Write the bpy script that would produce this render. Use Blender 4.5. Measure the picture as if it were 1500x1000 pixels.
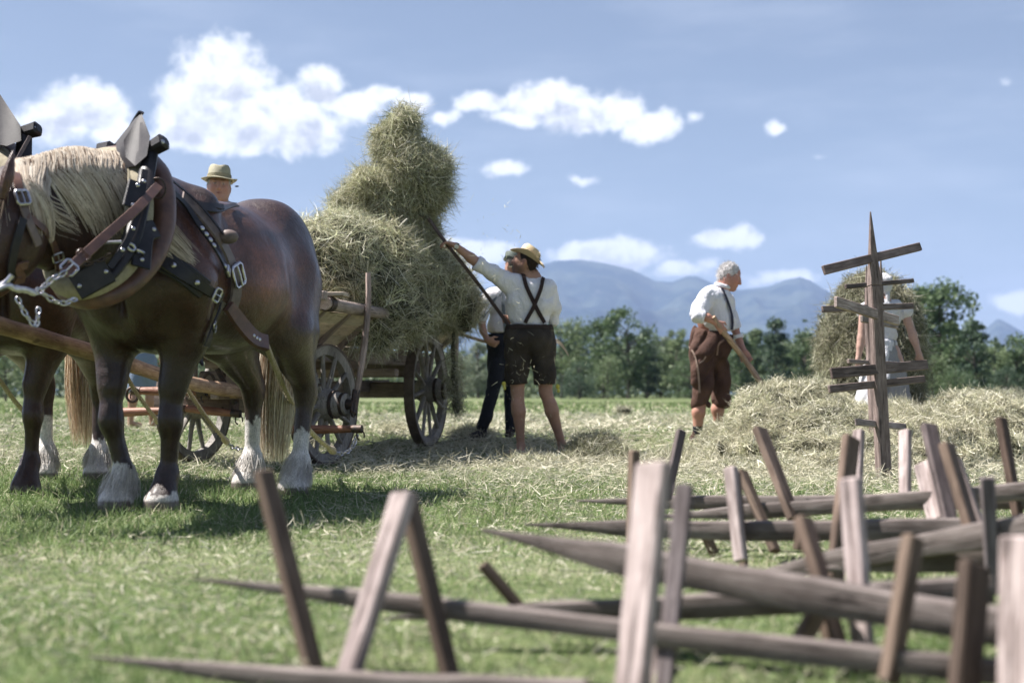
import bpy, math, random
import numpy as np
from mathutils import Vector, Matrix, Quaternion
from mathutils.bvhtree import BVHTree

random.seed(7)
RNG = np.random.default_rng(7)
SC = bpy.context.scene
COL = SC.collection
for _o in list(bpy.data.objects):
    bpy.data.objects.remove(_o)

# ------------------------------------------------------------ camera
F = 2083.3      # focal length in photograph pixels (50 mm lens)
HOR = 577.0     # row of the horizon
CH = 0.55       # camera height
cam = bpy.data.cameras.new('camera')
camo = bpy.data.objects.new('camera', cam)
COL.objects.link(camo)
camo.location = (0, 0, CH)
camo.rotation_euler = (math.radians(90), 0, 0)
cam.lens = 50
cam.sensor_width = 36
cam.shift_y = 77 / 1500
cam.clip_start = 0.1
cam.clip_end = 40000
cam.dof.use_dof = True
cam.dof.focus_distance = 8.7
cam.dof.aperture_fstop = 2.3
SC.camera = camo

# ------------------------------------------------------------ sun and sky
SUN_EL = math.radians(57)
SUN_AZ = Vector((-0.97, 0.20, 0)).normalized()     # where the sun stands, seen from the field
sun = bpy.data.lights.new('sun', 'SUN')
sun.energy = 5.0
sun.angle = math.radians(0.5)
sun.color = (1.0, 0.955, 0.90)
suno = bpy.data.objects.new('sun', sun)
COL.objects.link(suno)
SUN_DIR = Vector((SUN_AZ.x * math.cos(SUN_EL), SUN_AZ.y * math.cos(SUN_EL), math.sin(SUN_EL)))
suno.rotation_euler = SUN_DIR.to_track_quat('Z', 'Y').to_euler()

SC.view_settings.view_transform = 'Standard'
SC.view_settings.look = 'None'
SC.view_settings.exposure = 1.35
SC.view_settings.gamma = 1
SC.cycles.use_denoising = True
SC.cycles.max_bounces = 6
SC.cycles.diffuse_bounces = 3
SC.cycles.glossy_bounces = 2
SC.cycles.transmission_bounces = 3
SC.cycles.volume_bounces = 0
SC.cycles.transparent_max_bounces = 6
SC.cycles.use_adaptive_sampling = False
try:
    SC.cycles.sample_clamp_indirect = 4
except Exception:
    pass


class NT:
    """small node tree writer"""
    def __init__(s, tree):
        s.t = tree
        s.n = tree.nodes
        s.l = tree.links

    def new(s, kind, **kw):
        n = s.n.new(kind)
        for k, v in kw.items():
            setattr(n, k, v)
        return n

    def put(s, sock, v):
        if isinstance(v, bpy.types.NodeSocket):
            s.l.new(v, sock)
        else:
            if hasattr(sock, 'default_value'):
                try:
                    sock.default_value = v
                except Exception:
                    sock.default_value = (v[0], v[1], v[2], 1) if hasattr(v, '__len__') else (v, v, v)

    def m(s, op, a, b=0.0, c=0.0, clamp=False):
        n = s.new('ShaderNodeMath', operation=op, use_clamp=clamp)
        s.put(n.inputs[0], a); s.put(n.inputs[1], b); s.put(n.inputs[2], c)
        return n.outputs[0]

    def mix(s, f, a, b, blend='MIX'):
        n = s.new('ShaderNodeMix', data_type='RGBA', blend_type=blend)
        s.put(n.inputs[0], f)
        for sock, v in ((n.inputs[6], a), (n.inputs[7], b)):
            if isinstance(v, tuple) and len(v) == 3:
                v = (*v, 1)
            s.put(sock, v)
        return n.outputs[2]

    def noise(s, vec, scale, detail=4, rough=0.55, dist=0.0):
        n = s.new('ShaderNodeTexNoise')
        if vec is not None:
            s.l.new(vec, n.inputs['Vector'])
        n.inputs['Scale'].default_value = scale
        n.inputs['Detail'].default_value = detail
        n.inputs['Roughness'].default_value = rough
        n.inputs['Distortion'].default_value = dist
        return n.outputs['Fac']

    def ramp(s, f, stops):
        n = s.new('ShaderNodeValToRGB')
        e = n.color_ramp.elements
        while len(e) < len(stops):
            e.new(0.5)
        for i, (p, c) in enumerate(stops):
            e[i].position = p
            e[i].color = (*c, 1) if len(c) == 3 else c
        s.put(n.inputs[0], f)
        return n.outputs[0]

    def smooth(s, v, a, b):
        n = s.new('ShaderNodeMapRange', interpolation_type='SMOOTHSTEP')
        s.put(n.inputs[0], v)
        n.inputs[1].default_value = a; n.inputs[2].default_value = b
        return n.outputs[0]


def build_world():
    w = bpy.data.worlds.new('World')
    SC.world = w
    w.use_nodes = True
    nt = NT(w.node_tree)
    nt.n.clear()
    out = nt.new('ShaderNodeOutputWorld')
    bg = nt.new('ShaderNodeBackground')
    bg.inputs[1].default_value = 0.051
    nt.l.new(bg.outputs[0], out.inputs[0])
    sky = nt.new('ShaderNodeTexSky', sky_type='NISHITA')
    sky.sun_disc = False
    sky.sun_elevation = SUN_EL
    sky.sun_rotation = math.atan2(SUN_AZ.x, SUN_AZ.y)
    sky.altitude = 600
    sky.air_density = 1.0
    sky.dust_density = 1.2
    sky.ozone_density = 2.0
    # the photograph's sky is a muted periwinkle: pull the physical blue towards it
    hsv = nt.new('ShaderNodeHueSaturation')
    hsv.inputs['Saturation'].default_value = 0.74
    hsv.inputs['Value'].default_value = 1.0
    nt.l.new(sky.outputs[0], hsv.inputs['Color'])
    skyc = nt.mix(1.0, hsv.outputs[0], (0.80, 0.82, 0.85), 'MULTIPLY')
    tc = nt.new('ShaderNodeTexCoord')
    sep = nt.new('ShaderNodeSeparateXYZ')
    nt.l.new(tc.outputs['Generated'], sep.inputs[0])
    x, y, z = sep.outputs
    az = nt.m('ARCTAN2', x, y)
    el = nt.m('ARCSINE', z)
    # (centre az, centre el, half width, half height) in photograph pixels around the horizon point
    C = [(118, 160, 64, 32), (85, 178, 46, 26), (330, 105, 68, 42), (305, 150, 72, 46), (400, 170, 105, 42), (445, 190, 60, 34),
         (268, 175, 42, 38), (470, 130, 34, 28), (505, 158, 50, 20), (165, 195, 36, 16), (325, 205, 95, 18),
         (560, 140, 26, 14), (605, 152, 34, 15), (645, 168, 28, 12),
         (715, 150, 46, 16), (790, 150, 66, 24), (850, 170, 60, 24), (905, 160, 44, 26), (955, 185, 40, 22), (760, 170, 50, 14),
         (742, 252, 30, 11), (845, 262, 22, 8), (1018, 172, 10, 8), (1132, 188, 15, 9), (1068, 350, 52, 15), (1090, 342, 26, 13),
         (890, 375, 80, 24), (860, 365, 40, 16), (690, 370, 60, 24), (650, 385, 50, 30), (730, 368, 30, 16), (930, 370, 40, 14),
         (1000, 398, 50, 12), (1130, 402, 60, 10), (1035, 390, 22, 9), (1490, 440, 30, 14), (1200, 232, 16, 5), (1470, 120, 8, 4)]
    comb = nt.new('ShaderNodeCombineXYZ')
    nt.put(comb.inputs[0], az); nt.put(comb.inputs[1], el); nt.put(comb.inputs[2], 0.0)
    uv = comb.outputs[0]
    warp = nt.new('ShaderNodeTexNoise')
    nt.l.new(uv, warp.inputs['Vector'])
    warp.inputs['Scale'].default_value = 26
    warp.inputs['Detail'].default_value = 3
    sub = nt.new('ShaderNodeVectorMath', operation='SUBTRACT')
    nt.l.new(warp.outputs['Color'], sub.inputs[0]); sub.inputs[1].default_value = (0.5, 0.5, 0.5)
    sc_ = nt.new('ShaderNodeVectorMath', operation='SCALE')
    nt.l.new(sub.outputs[0], sc_.inputs[0]); sc_.inputs['Scale'].default_value = 0.016
    wv = nt.new('ShaderNodeVectorMath', operation='ADD')
    nt.l.new(uv, wv.inputs[0]); nt.l.new(sc_.outputs[0], wv.inputs[1])
    mask = None
    low = None
    for (px, py, hw, hh) in C:
        a0 = math.atan((px - 750) / F)
        e0 = math.atan((HOR - py) / F * math.cos(a0))
        s1 = nt.new('ShaderNodeVectorMath', operation='SUBTRACT')
        nt.l.new(wv.outputs[0], s1.inputs[0]); s1.inputs[1].default_value = (a0, e0, 0)
        s2 = nt.new('ShaderNodeVectorMath', operation='MULTIPLY')
        nt.l.new(s1.outputs[0], s2.inputs[0]); s2.inputs[1].default_value = (F / hw / 1.25, F / hh / 1.25, 0)
        ln = nt.new('ShaderNodeVectorMath', operation='LENGTH')
        nt.l.new(s2.outputs[0], ln.inputs[0])
        mm = nt.m('MULTIPLY', nt.m('SUBTRACT', 1.0, ln.outputs['Value']), min(1.0, hh / 18))
        if hh >= 24:
            sy = nt.new('ShaderNodeSeparateXYZ'); nt.l.new(s2.outputs[0], sy.inputs[0])
            lw = nt.m('MULTIPLY', nt.smooth(mm, 0.0, 0.5), nt.smooth(sy.outputs[1], 0.15, -0.6))
            low = lw if low is None else nt.m('MAXIMUM', low, lw)
        if mask is None:
            mask = mm
        else:
            mask = nt.m('SMOOTH_MAX', mask, mm, 0.1)
    n1 = nt.noise(uv, 42, 8, 0.56, 0.15)
    n2 = nt.noise(uv, 24, 5, 0.6)
    dens = nt.m('ADD', nt.m('MULTIPLY', mask, 1.7), nt.m('MULTIPLY', nt.m('SUBTRACT', n1, 0.5), 1.9))
    dens = nt.m('ADD', dens, nt.m('MULTIPLY', nt.m('SUBTRACT', n2, 0.5), 1.0))
    dens = nt.m('ADD', dens, nt.m('MULTIPLY', nt.m('SUBTRACT', nt.noise(uv, 130, 5, 0.6), 0.5), 0.7))
    fac = nt.smooth(dens, -0.08, 0.80)
    # soft grey bellies and bright heads, broken by the same noise one step towards the light
    off = nt.new('ShaderNodeVectorMath', operation='ADD')
    nt.l.new(uv, off.inputs[0]); off.inputs[1].default_value = (-0.004, 0.011, 0)
    n3 = nt.noise(off.outputs[0], 42, 8, 0.56, 0.15)
    lit = nt.m('ADD', 0.74, nt.m('MULTIPLY', nt.m('SUBTRACT', n1, n3), 2.4))
    lit = nt.m('SUBTRACT', lit, nt.m('MULTIPLY', nt.smooth(mask, 0.30, 0.9), 0.06))
    lit = nt.m('SUBTRACT', lit, nt.m('MULTIPLY', low, 0.50))
    lit = nt.m('ADD', lit, nt.m('MULTIPLY', nt.smooth(dens, 1.0, 0.2), 0.15))
    lit = nt.smooth(lit, -0.1, 0.85)
    ccol = nt.mix(lit, (5.6, 5.8, 6.5), (10.8, 11.0, 11.4))
    fac = nt.m('MULTIPLY', fac, 0.93)
    # thin high veil
    mp = nt.new('ShaderNodeVectorMath', operation='MULTIPLY')
    nt.l.new(uv, mp.inputs[0]); mp.inputs[1].default_value = (2.2, 9.0, 1)
    veil = nt.smooth(nt.noise(mp.outputs[0], 2.4, 5, 0.55), 0.42, 0.8)
    veil = nt.m('MULTIPLY', veil, 0.20)
    c1 = nt.mix(veil, skyc, (8.0, 8.6, 9.8))
    col = nt.mix(fac, c1, ccol)
    nt.l.new(col, bg.inputs[0])
    w.cycles.sampling_method = 'MANUAL'
    w.cycles.sample_map_resolution = 512


build_world()


# ------------------------------------------------------------ helpers
def P(px, py, Y):
    """a point of the place: the photograph's column and row at a distance of Y metres"""
    return np.array([(px - 750) / F * Y, Y, CH - (py - HOR) / F * Y])


def A(*v):
    return np.array(v, dtype=float)


def nrm(v):
    v = np.asarray(v, float)
    return v / max(1e-9, np.linalg.norm(v))


def gz(x, y):
    y = np.asarray(y, float)
    def ss(a, b):
        t = np.clip((y - a) / (b - a), 0, 1)
        return t * t * (3 - 2 * t)
    return 0.15 * ss(12.2, 15.5) + 0.05 * ss(16, 60)


ORIG = {}


def setp(o, label=None, cat=None, group=None, kind=None):
    if label: o['label'] = label
    if cat: o['category'] = cat
    if group: o['group'] = group
    if kind: o['kind'] = kind
    return o


def thing(name, loc, label, cat, group=None):
    o = bpy.data.objects.new(name, None)
    o.empty_display_size = 0.1
    COL.objects.link(o)
    o.location = tuple(float(v) for v in loc)
    ORIG[o.name] = np.array(loc, float)
    return setp(o, label, cat, group)


def mesh(name, V, Fc, mat=None, parent=None, smooth=True, col=None, base=None):
    """V (n,3) in place coordinates, Fc list of faces or an (m,k) array"""
    V = np.asarray(V, float).reshape(-1, 3)
    if parent is not None:
        o0 = ORIG[parent.name]
        if parent.parent is not None:
            V = V - o0
        else:
            V = V - o0
    elif base is not None:
        V = V - np.asarray(base)
    me = bpy.data.meshes.new(name)
    if isinstance(Fc, np.ndarray):
        k = Fc.shape[1]
        me.vertices.add(len(V)); me.vertices.foreach_set('co', V.ravel())
        me.loops.add(Fc.size); me.loops.foreach_set('vertex_index', Fc.astype(np.int32).ravel())
        me.polygons.add(len(Fc)); me.polygons.foreach_set('loop_start', np.arange(0, Fc.size, k, dtype=np.int32))
        me.update(calc_edges=True)
    else:
        me.from_pydata(V.tolist(), [], [list(map(int, f)) for f in Fc])
        me.update()
    if smooth and len(me.polygons):
        me.polygons.foreach_set('use_smooth', np.ones(len(me.polygons), bool))
        if not isinstance(Fc, np.ndarray):
            me.set_sharp_from_angle(angle=math.radians(42))
    if col is not None:
        ca = me.color_attributes.new('Col', 'FLOAT_COLOR', 'POINT')
        c = np.ones((len(V), 4), np.float32); c[:, :3] = col
        ca.data.foreach_set('color', c.ravel())
    if mat is not None:
        me.materials.append(mat)
    o = bpy.data.objects.new(name, me)
    COL.objects.link(o)
    if parent is not None:
        o.parent = parent
        ORIG[o.name] = ORIG[parent.name]
    else:
        if base is not None:
            o.location = tuple(float(v) for v in base)
        ORIG[o.name] = np.array(base, float) if base is not None else np.zeros(3)
    return o


class MB:
    """collects shapes into one mesh"""
    def __init__(s):
        s.V = []; s.F = []; s.n = 0; s.C = []; s.G = []

    def add(s, V, Fc, col=None, G=None):
        V = np.asarray(V, float).reshape(-1, 3)
        s.G.append((V if G is None else np.asarray(G, float)) + RNG.uniform(0, 40, 3) * (G is not None))
        s.V.append(V)
        s.F += [tuple(int(i) + s.n for i in f) for f in Fc]
        s.n += len(V)
        s.C.append(np.tile(np.array(col if col is not None else (1, 1, 1), float), (len(V), 1)))
        return s

    def tube(s, pts, rad, n=8, cap=True, col=None, flat=1.0, sq=None):
        pts = np.asarray(pts, float)
        m = len(pts)
        rad = np.broadcast_to(np.asarray(rad, float), (m,)) if np.ndim(rad) <= 1 else rad
        T = np.gradient(pts, axis=0)
        T /= np.linalg.norm(T, axis=1)[:, None] + 1e-12
        up = A(0, 0, 1) if abs(T[0][2]) < 0.9 else A(1, 0, 0)
        V = []; G = []
        sl = np.concatenate([[0], np.cumsum(np.linalg.norm(np.diff(pts, axis=0), axis=1))])
        u = nrm(np.cross(T[0], up))
        for i in range(m):
            u = nrm(u - T[i] * np.dot(u, T[i]))
            v = np.cross(T[i], u)
            for k in range(n):
                a = 2 * math.pi * (k + .5) / n
                e = 1 if sq is None else (abs(math.cos(a)) ** sq + abs(math.sin(a)) ** sq) ** (-1 / sq)
                V.append(pts[i] + rad[i] * e * (u * math.cos(a) + v * math.sin(a) * flat)); G.append((rad[i] * math.cos(a), rad[i] * math.sin(a), sl[i]))
        Fc = [(i * n + k, i * n + (k + 1) % n, (i + 1) * n + (k + 1) % n, (i + 1) * n + k) for i in range(m - 1) for k in range(n)]
        if cap:
            Fc.append(tuple(range(n))[::-1]); Fc.append(tuple((m - 1) * n + k for k in range(n)))
        return s.add(V, Fc, col, G)

    def beam(s, a, b, w, h, up=(0, 0, 1), bev=0.004, col=None, taper=1.0, taper_h=None):
        """a squared timber from a to b, w across, h along up, with small bevels"""
        a = np.asarray(a, float); b = np.asarray(b, float)
        d = nrm(b - a)
        x = nrm(np.cross(d, up)); y = np.cross(x, d)
        bev = min(bev, w * 0.3, h * 0.3)
        def ring(c, f, fh, e):
            ww, hh = w / 2 * f - e, h / 2 * fh - e
            bb = bev
            R = [(ww, -hh + bb), (ww, hh - bb), (ww - bb, hh), (-ww + bb, hh), (-ww, hh - bb), (-ww, -hh + bb), (-ww + bb, -hh), (ww - bb, -hh)]
            return [c + x * p + y * q for p, q in R]
        th = taper if taper_h is None else taper_h
        V = ring(a, 1, 1, bev) + ring(a + d * bev, 1, 1, 0) + ring(b - d * bev, taper, th, 0) + ring(b, taper, th, bev)
        Fc = [(i * 8 + k, i * 8 + (k + 1) % 8, (i + 1) * 8 + (k + 1) % 8, (i + 1) * 8 + k) for i in range(3) for k in range(8)]
        Fc += [tuple(range(8))[::-1], tuple(24 + k for k in range(8))]
        G = [((v - a) @ x, (v - a) @ y, (v - a) @ d) for v in V]
        return s.add(V, Fc, col, G)

    def lathe(s, prof, origin, axis=(0, 0, 1), n=24, col=None, xdir=None, squash=1.0):
        """prof: (radius, height) list turned round axis"""
        ax = nrm(axis)
        x = nrm(np.cross(ax, A(0, 1, 0) if abs(ax[1]) < 0.9 else A(1, 0, 0))) if xdir is None else nrm(np.asarray(xdir, float) - ax * np.dot(xdir, ax))
        y = np.cross(ax, x)
        o = np.asarray(origin, float)
        V = []
        for (r, h) in prof:
            for k in range(n):
                a = 2 * math.pi * k / n
                V.append(o + ax * h + (x * math.cos(a) + y * math.sin(a) * squash) * r)
        m = len(prof)
        Fc = [(i * n + k, i * n + (k + 1) % n, (i + 1) * n + (k + 1) % n, (i + 1) * n + k) for i in range(m - 1) for k in range(n)]
        return s.add(V, Fc, col)

    def strap(s, pts, nor, w, t=0.005, col=None):
        """a flat leather strap through pts, its faces along nor"""
        pts = np.asarray(pts, float); nor = np.asarray(nor, float)
        m = len(pts)
        nor = np.broadcast_to(nor, (m, 3))
        T = np.gradient(pts, axis=0)
        w = np.broadcast_to(np.asarray(w, float), (m,))
        V = []
        for i in range(m):
            tt = nrm(T[i]); nn = nrm(nor[i] - tt * np.dot(nor[i], tt)); b = np.cross(tt, nn)
            for (p, q) in ((-.5, 0), (-.44, 1), (.44, 1), (.5, 0), (.44, -.2), (-.44, -.2)):
                V.append(pts[i] + b * w[i] * p + nn * t * q)
        Fc = [(i * 6 + k, i * 6 + (k + 1) % 6, (i + 1) * 6 + (k + 1) % 6, (i + 1) * 6 + k) for i in range(m - 1) for k in range(6)]
        Fc += [tuple(range(6))[::-1], tuple((m - 1) * 6 + k for k in range(6))]
        return s.add(V, Fc, col)

    def ball(s, c, r, n=10, col=None, M=None):
        V = []; r = np.broadcast_to(np.asarray(r, float), (3,))
        for i in range(n + 1):
            th = math.pi * i / n
            for k in range(n * 2):
                a = math.pi * k / n
                p = A(math.sin(th) * math.cos(a), math.sin(th) * math.sin(a), math.cos(th)) * r
                if M is not None: p = M @ p
                V.append(np.asarray(c) + p)
        q = n * 2
        Fc = [(i * q + k, (i + 1) * q + k, (i + 1) * q + (k + 1) % q, i * q + (k + 1) % q) for i in range(n) for k in range(q)]
        return s.add(V, Fc, col)

    def box(s, c, half, M=None, bev=0.01, col=None):
        c = np.asarray(c, float)
        M = np.eye(3) if M is None else M
        return s.beam(c - M[:, 0] * half[0], c + M[:, 0] * half[0], half[1] * 2, half[2] * 2, up=M[:, 2], bev=bev, col=col)

    def build(s, name, mat, parent=None, smooth=False, base=None, use_col=True):
        V = np.concatenate(s.V)
        o = mesh(name, V, s.F, mat, parent, smooth, col=np.concatenate(s.C) if use_col else None, base=base)
        ga = o.data.attributes.new('Grain', 'FLOAT_VECTOR', 'POINT')
        ga.data.foreach_set('vector', np.concatenate(s.G).astype(np.float32).ravel())
        return o


def spline(pts, n):
    """Catmull-Rom through pts, n samples"""
    p = np.asarray(pts, float)
    q = np.vstack([2 * p[0] - p[1], p, 2 * p[-1] - p[-2]])
    t = np.linspace(0, len(p) - 1 - 1e-9, n)
    i = t.astype(int); f = (t - i)[:, None]
    a, b, c, d = q[i], q[i + 1], q[i + 2], q[i + 3]
    return 0.5 * ((2 * b) + (-a + c) * f + (2 * a - 5 * b + 4 * c - d) * f ** 2 + (-a + 3 * b - 3 * c + d) * f ** 3)


def _hash(i, j, k, seed):
    h = (i * 374761393 + j * 668265263 + k * 2147483647 + seed * 1274126177) & 0xFFFFFFFF
    h = ((h ^ (h >> 13)) * 1103515245) & 0xFFFFFFFF
    h = ((h ^ (h >> 16)) * 2654435769) & 0xFFFFFFFF
    return ((h ^ (h >> 15)) & 0xFFFFFF) / float(0xFFFFFF)


def vnoise(p, scale=1.0, seed=0, oct=1):
    """value noise in -1..1 at points p (n,3)"""
    p = np.asarray(p, float)
    out = 0; amp = 1; tot = 0
    for o in range(oct):
        q = p * scale
        i = np.floor(q).astype(np.int64); f = q - i
        f = f * f * (3 - 2 * f)
        r = 0
        for dx in (0, 1):
            for dy in (0, 1):
                for dz in (0, 1):
                    w = (f[..., 0] if dx else 1 - f[..., 0]) * (f[..., 1] if dy else 1 - f[..., 1]) * (f[..., 2] if dz else 1 - f[..., 2])
                    r = r + w * _hash(i[..., 0] + dx, i[..., 1] + dy, i[..., 2] + dz, seed + o * 17)
        out = out + amp * (r * 2 - 1); tot += amp
        amp *= 0.5; scale *= 2.03
    return out / tot


class Field:
    """signed distance field on a grid: blend tapered limbs and muscles, then skin it as one surface"""
    def __init__(s, lo, hi, h):
        s.lo = np.asarray(lo, float); s.h = h
        s.n = np.ceil((np.asarray(hi, float) - s.lo) / h).astype(int) + 1
        s.D = np.full(s.n, 0.5, np.float32)

    def _block(s, lo, hi):
        a = np.clip(np.floor((lo - s.lo) / s.h).astype(int), 0, s.n)
        b = np.clip(np.ceil((hi - s.lo) / s.h).astype(int) + 1, 0, s.n)
        if (b <= a).any():
            return None, None
        ax = [s.lo[k] + np.arange(a[k], b[k]) * s.h for k in range(3)]
        X = np.stack(np.meshgrid(*ax, indexing='ij'), -1)
        return (slice(a[0], b[0]), slice(a[1], b[1]), slice(a[2], b[2])), X

    def _put(s, sl, d, k, sub=False):
        D = s.D[sl]
        if sub:
            hh = np.maximum(k - np.abs(-D - d), 0) / max(k, 1e-6)
            s.D[sl] = -(np.minimum(-D, d) - hh * hh * k * 0.25)
        else:
            hh = np.maximum(k - np.abs(D - d), 0) / max(k, 1e-6)
            s.D[sl] = np.minimum(D, d) - hh * hh * k * 0.25

    def cone(s, a, b, ra, rb, k=0.03, flat=None, ff=1.0, sub=False):
        a = np.asarray(a, float); b = np.asarray(b, float)
        m = max(ra, rb) * max(1, ff) + k + 3 * s.h
        sl, X = s._block(np.minimum(a, b) - m, np.maximum(a, b) + m)
        if sl is None: return s
        ab = b - a
        t = np.clip(((X - a) @ ab) / max(1e-9, ab @ ab), 0, 1)
        q = X - a - t[..., None] * ab
        if flat is not None:
            w = nrm(flat)
            q = q + w * ((q @ w) * (1 / ff - 1))[..., None]
        d = np.linalg.norm(q, axis=-1) - (ra + (rb - ra) * t)
        if ff < 1: d = d * (0.5 + 0.5 * ff)
        s._put(sl, d, k, sub)
        return s

    def chain(s, pts, rads, k=0.03, flat=None, ff=1.0):
        for i in range(len(pts) - 1):
            s.cone(pts[i], pts[i + 1], rads[i], rads[i + 1], k, flat, ff)
        return s

    def ell(s, c, r, k=0.03, M=None, sub=False):
        c = np.asarray(c, float); r = np.asarray(r, float)
        m = r.max() + k + 3 * s.h
        sl, X = s._block(c - m, c + m)
        if sl is None: return s
        q = X - c
        if M is not None: q = q @ np.asarray(M)
        k0 = np.linalg.norm(q / r, axis=-1)
        k1 = np.linalg.norm(q / (r * r), axis=-1) + 1e-9
        s._put(sl, k0 * (k0 - 1) / k1, k, sub)
        return s

    def plane(s, p, n, k=0.01):
        """keep only what lies behind the plane through p with normal n"""
        sl, X = s._block(s.lo, s.lo + s.n * s.h)
        d = (X - np.asarray(p)) @ nrm(n)
        D = s.D
        s.D = np.maximum(D, d.astype(np.float32))
        return s

    def wrinkle(s, fn, reach=.06):
        """add fn(points) to the distances near the surface"""
        idx = np.argwhere(np.abs(s.D) < reach)
        X = s.lo + idx * s.h
        s.D[idx[:, 0], idx[:, 1], idx[:, 2]] += fn(X).astype(np.float32)
        return s

    def skin(s, smooth=2):
        D = s.D.copy()
        D[0] = D[-1] = 0.5; D[:, 0] = D[:, -1] = 0.5; D[:, :, 0] = D[:, :, -1] = 0.5
        ins = D < 0
        n = np.array(D.shape)
        cnt = np.zeros(n - 1, np.int8)
        c8 = [(i, j, k) for i in (0, 1) for j in (0, 1) for k in (0, 1)]
        def sh(arr, c):
            return arr[c[0]:n[0] - 1 + c[0], c[1]:n[1] - 1 + c[1], c[2]:n[2] - 1 + c[2]]
        for c in c8:
            cnt += sh(ins, c)
        act = (cnt > 0) & (cnt < 8)
        idx = np.argwhere(act)
        vid = np.full(n - 1, -1, np.int64)
        vid[tuple(idx.T)] = np.arange(len(idx))
        acc = np.zeros((len(idx), 3)); num = np.zeros(len(idx))
        for c in c8:
            for ax in range(3):
                if c[ax]: continue
                e = list(c); e[ax] = 1
                d0 = D[idx[:, 0] + c[0], idx[:, 1] + c[1], idx[:, 2] + c[2]]
                d1 = D[idx[:, 0] + e[0], idx[:, 1] + e[1], idx[:, 2] + e[2]]
                cr = (d0 < 0) != (d1 < 0)
                t = np.where(cr, d0 / np.where(np.abs(d0 - d1) < 1e-9, 1, d0 - d1), 0)
                p = np.tile(np.array(c, float), (len(idx), 1)); p[:, ax] += t
                acc += p * cr[:, None]; num += cr
        V = s.lo + (idx + acc / num[:, None]) * s.h
        Q = []
        for ax in range(3):
            b, c = (ax + 1) % 3, (ax + 2) % 3
            lo = [slice(1, n[k] - 1) for k in range(3)]
            lo[ax] = slice(0, n[ax] - 1)
            hi = list(lo); hi[ax] = slice(1, n[ax])
            i0 = ins[tuple(lo)]; i1 = ins[tuple(hi)]
            cr = np.argwhere(i0 != i1)
            if not len(cr): continue
            fl = i0[tuple(cr.T)]
            g = cr.copy(); g[:, b] += 1; g[:, c] += 1
            def at(db, dc):
                q = g.copy(); q[:, b] += db; q[:, c] += dc
                return vid[tuple(q.T)]
            q = np.stack([at(-1, -1), at(0, -1), at(0, 0), at(-1, 0)], 1)
            q[~fl] = q[~fl][:, ::-1]
            Q.append(q)
        Q = np.concatenate(Q)
        Q = Q[(Q >= 0).all(1)]
        for _ in range(smooth):
            s_ = np.zeros_like(V); w = np.zeros(len(V))
            for k in range(4):
                np.add.at(s_, Q[:, k], V[Q[:, (k + 1) % 4]]); np.add.at(w, Q[:, k], 1)
                np.add.at(s_, Q[:, k], V[Q[:, k - 1]]); np.add.at(w, Q[:, k], 1)
            V = V * 0.5 + 0.5 * s_ / np.maximum(w, 1)[:, None]
        return V, Q


def vnormals(V, Q):
    fn = np.cross(V[Q[:, 2]] - V[Q[:, 0]], V[Q[:, 3 if Q.shape[1] > 3 else 1]] - V[Q[:, 1]])
    N = np.zeros_like(V)
    for k in range(Q.shape[1]):
        np.add.at(N, Q[:, k], fn)
    return N / (np.linalg.norm(N, axis=1)[:, None] + 1e-12)


def sample_surface(V, Q, n, rng=RNG):
    a, b, c, d = (V[Q[:, k]] for k in range(4))
    fn = np.cross(c - a, d - b)
    ar = np.linalg.norm(fn, axis=1)
    i = rng.choice(len(Q), n, p=ar / ar.sum())
    u, v = rng.random((2, n, 1))
    p = (a[i] * (1 - u) + b[i] * u) * (1 - v) + (d[i] * (1 - u) + c[i] * u) * v
    return p, fn[i] / (ar[i][:, None] + 1e-12)


def ribbons(p0, d, L, W, curl=0.6, seg=3, droop=0.0, rng=RNG, nor=None):
    """n thin curved blades: start p0, direction d, length L, width W"""
    n = len(p0)
    L = np.broadcast_to(L, (n,)); W = np.broadcast_to(W, (n,))
    d = d / (np.linalg.norm(d, axis=1)[:, None] + 1e-9)
    r = rng.normal(size=(n, 3)) if nor is None else np.cross(d, nor)
    side = np.cross(d, r) if nor is None else r
    side /= np.linalg.norm(side, axis=1)[:, None] + 1e-9
    bend = rng.normal(size=(n, 3)) * curl
    pts = [p0]; dd = d.copy()
    for k in range(seg):
        dd = dd + bend / seg
        dd[:, 2] -= droop / seg
        dd /= np.linalg.norm(dd, axis=1)[:, None] + 1e-9
        pts.append(pts[-1] + dd * (L / seg)[:, None])
    V = np.zeros((n, (seg + 1) * 2, 3))
    for k, p in enumerate(pts):
        w = W * (1 - 0.75 * (k / seg) ** 2) * 0.5
        V[:, k * 2] = p - side * w[:, None]; V[:, k * 2 + 1] = p + side * w[:, None]
    m = (seg + 1) * 2
    q = np.array([[k * 2, k * 2 + 1, k * 2 + 3, k * 2 + 2] for k in range(seg)])
    Q = (np.arange(n)[:, None, None] * m + q[None]).reshape(-1, 4)
    return V.reshape(-1, 3), Q, m


# ------------------------------------------------------------ materials
def mat_new(name):
    m = bpy.data.materials.new(name)
    m.use_nodes = True
    nt = NT(m.node_tree)
    b = nt.n.get('Principled BSDF')
    return m, nt, b


def coords(nt, kind='Object'):
    return nt.new('ShaderNodeTexCoord').outputs[kind]


def bump(nt, b, h, strength=0.3, dist=0.01):
    n = nt.new('ShaderNodeBump')
    n.inputs['Strength'].default_value = strength
    n.inputs['Distance'].default_value = dist
    nt.put(n.inputs['Height'], h)
    nt.l.new(n.outputs[0], b.inputs['Normal'])


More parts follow.
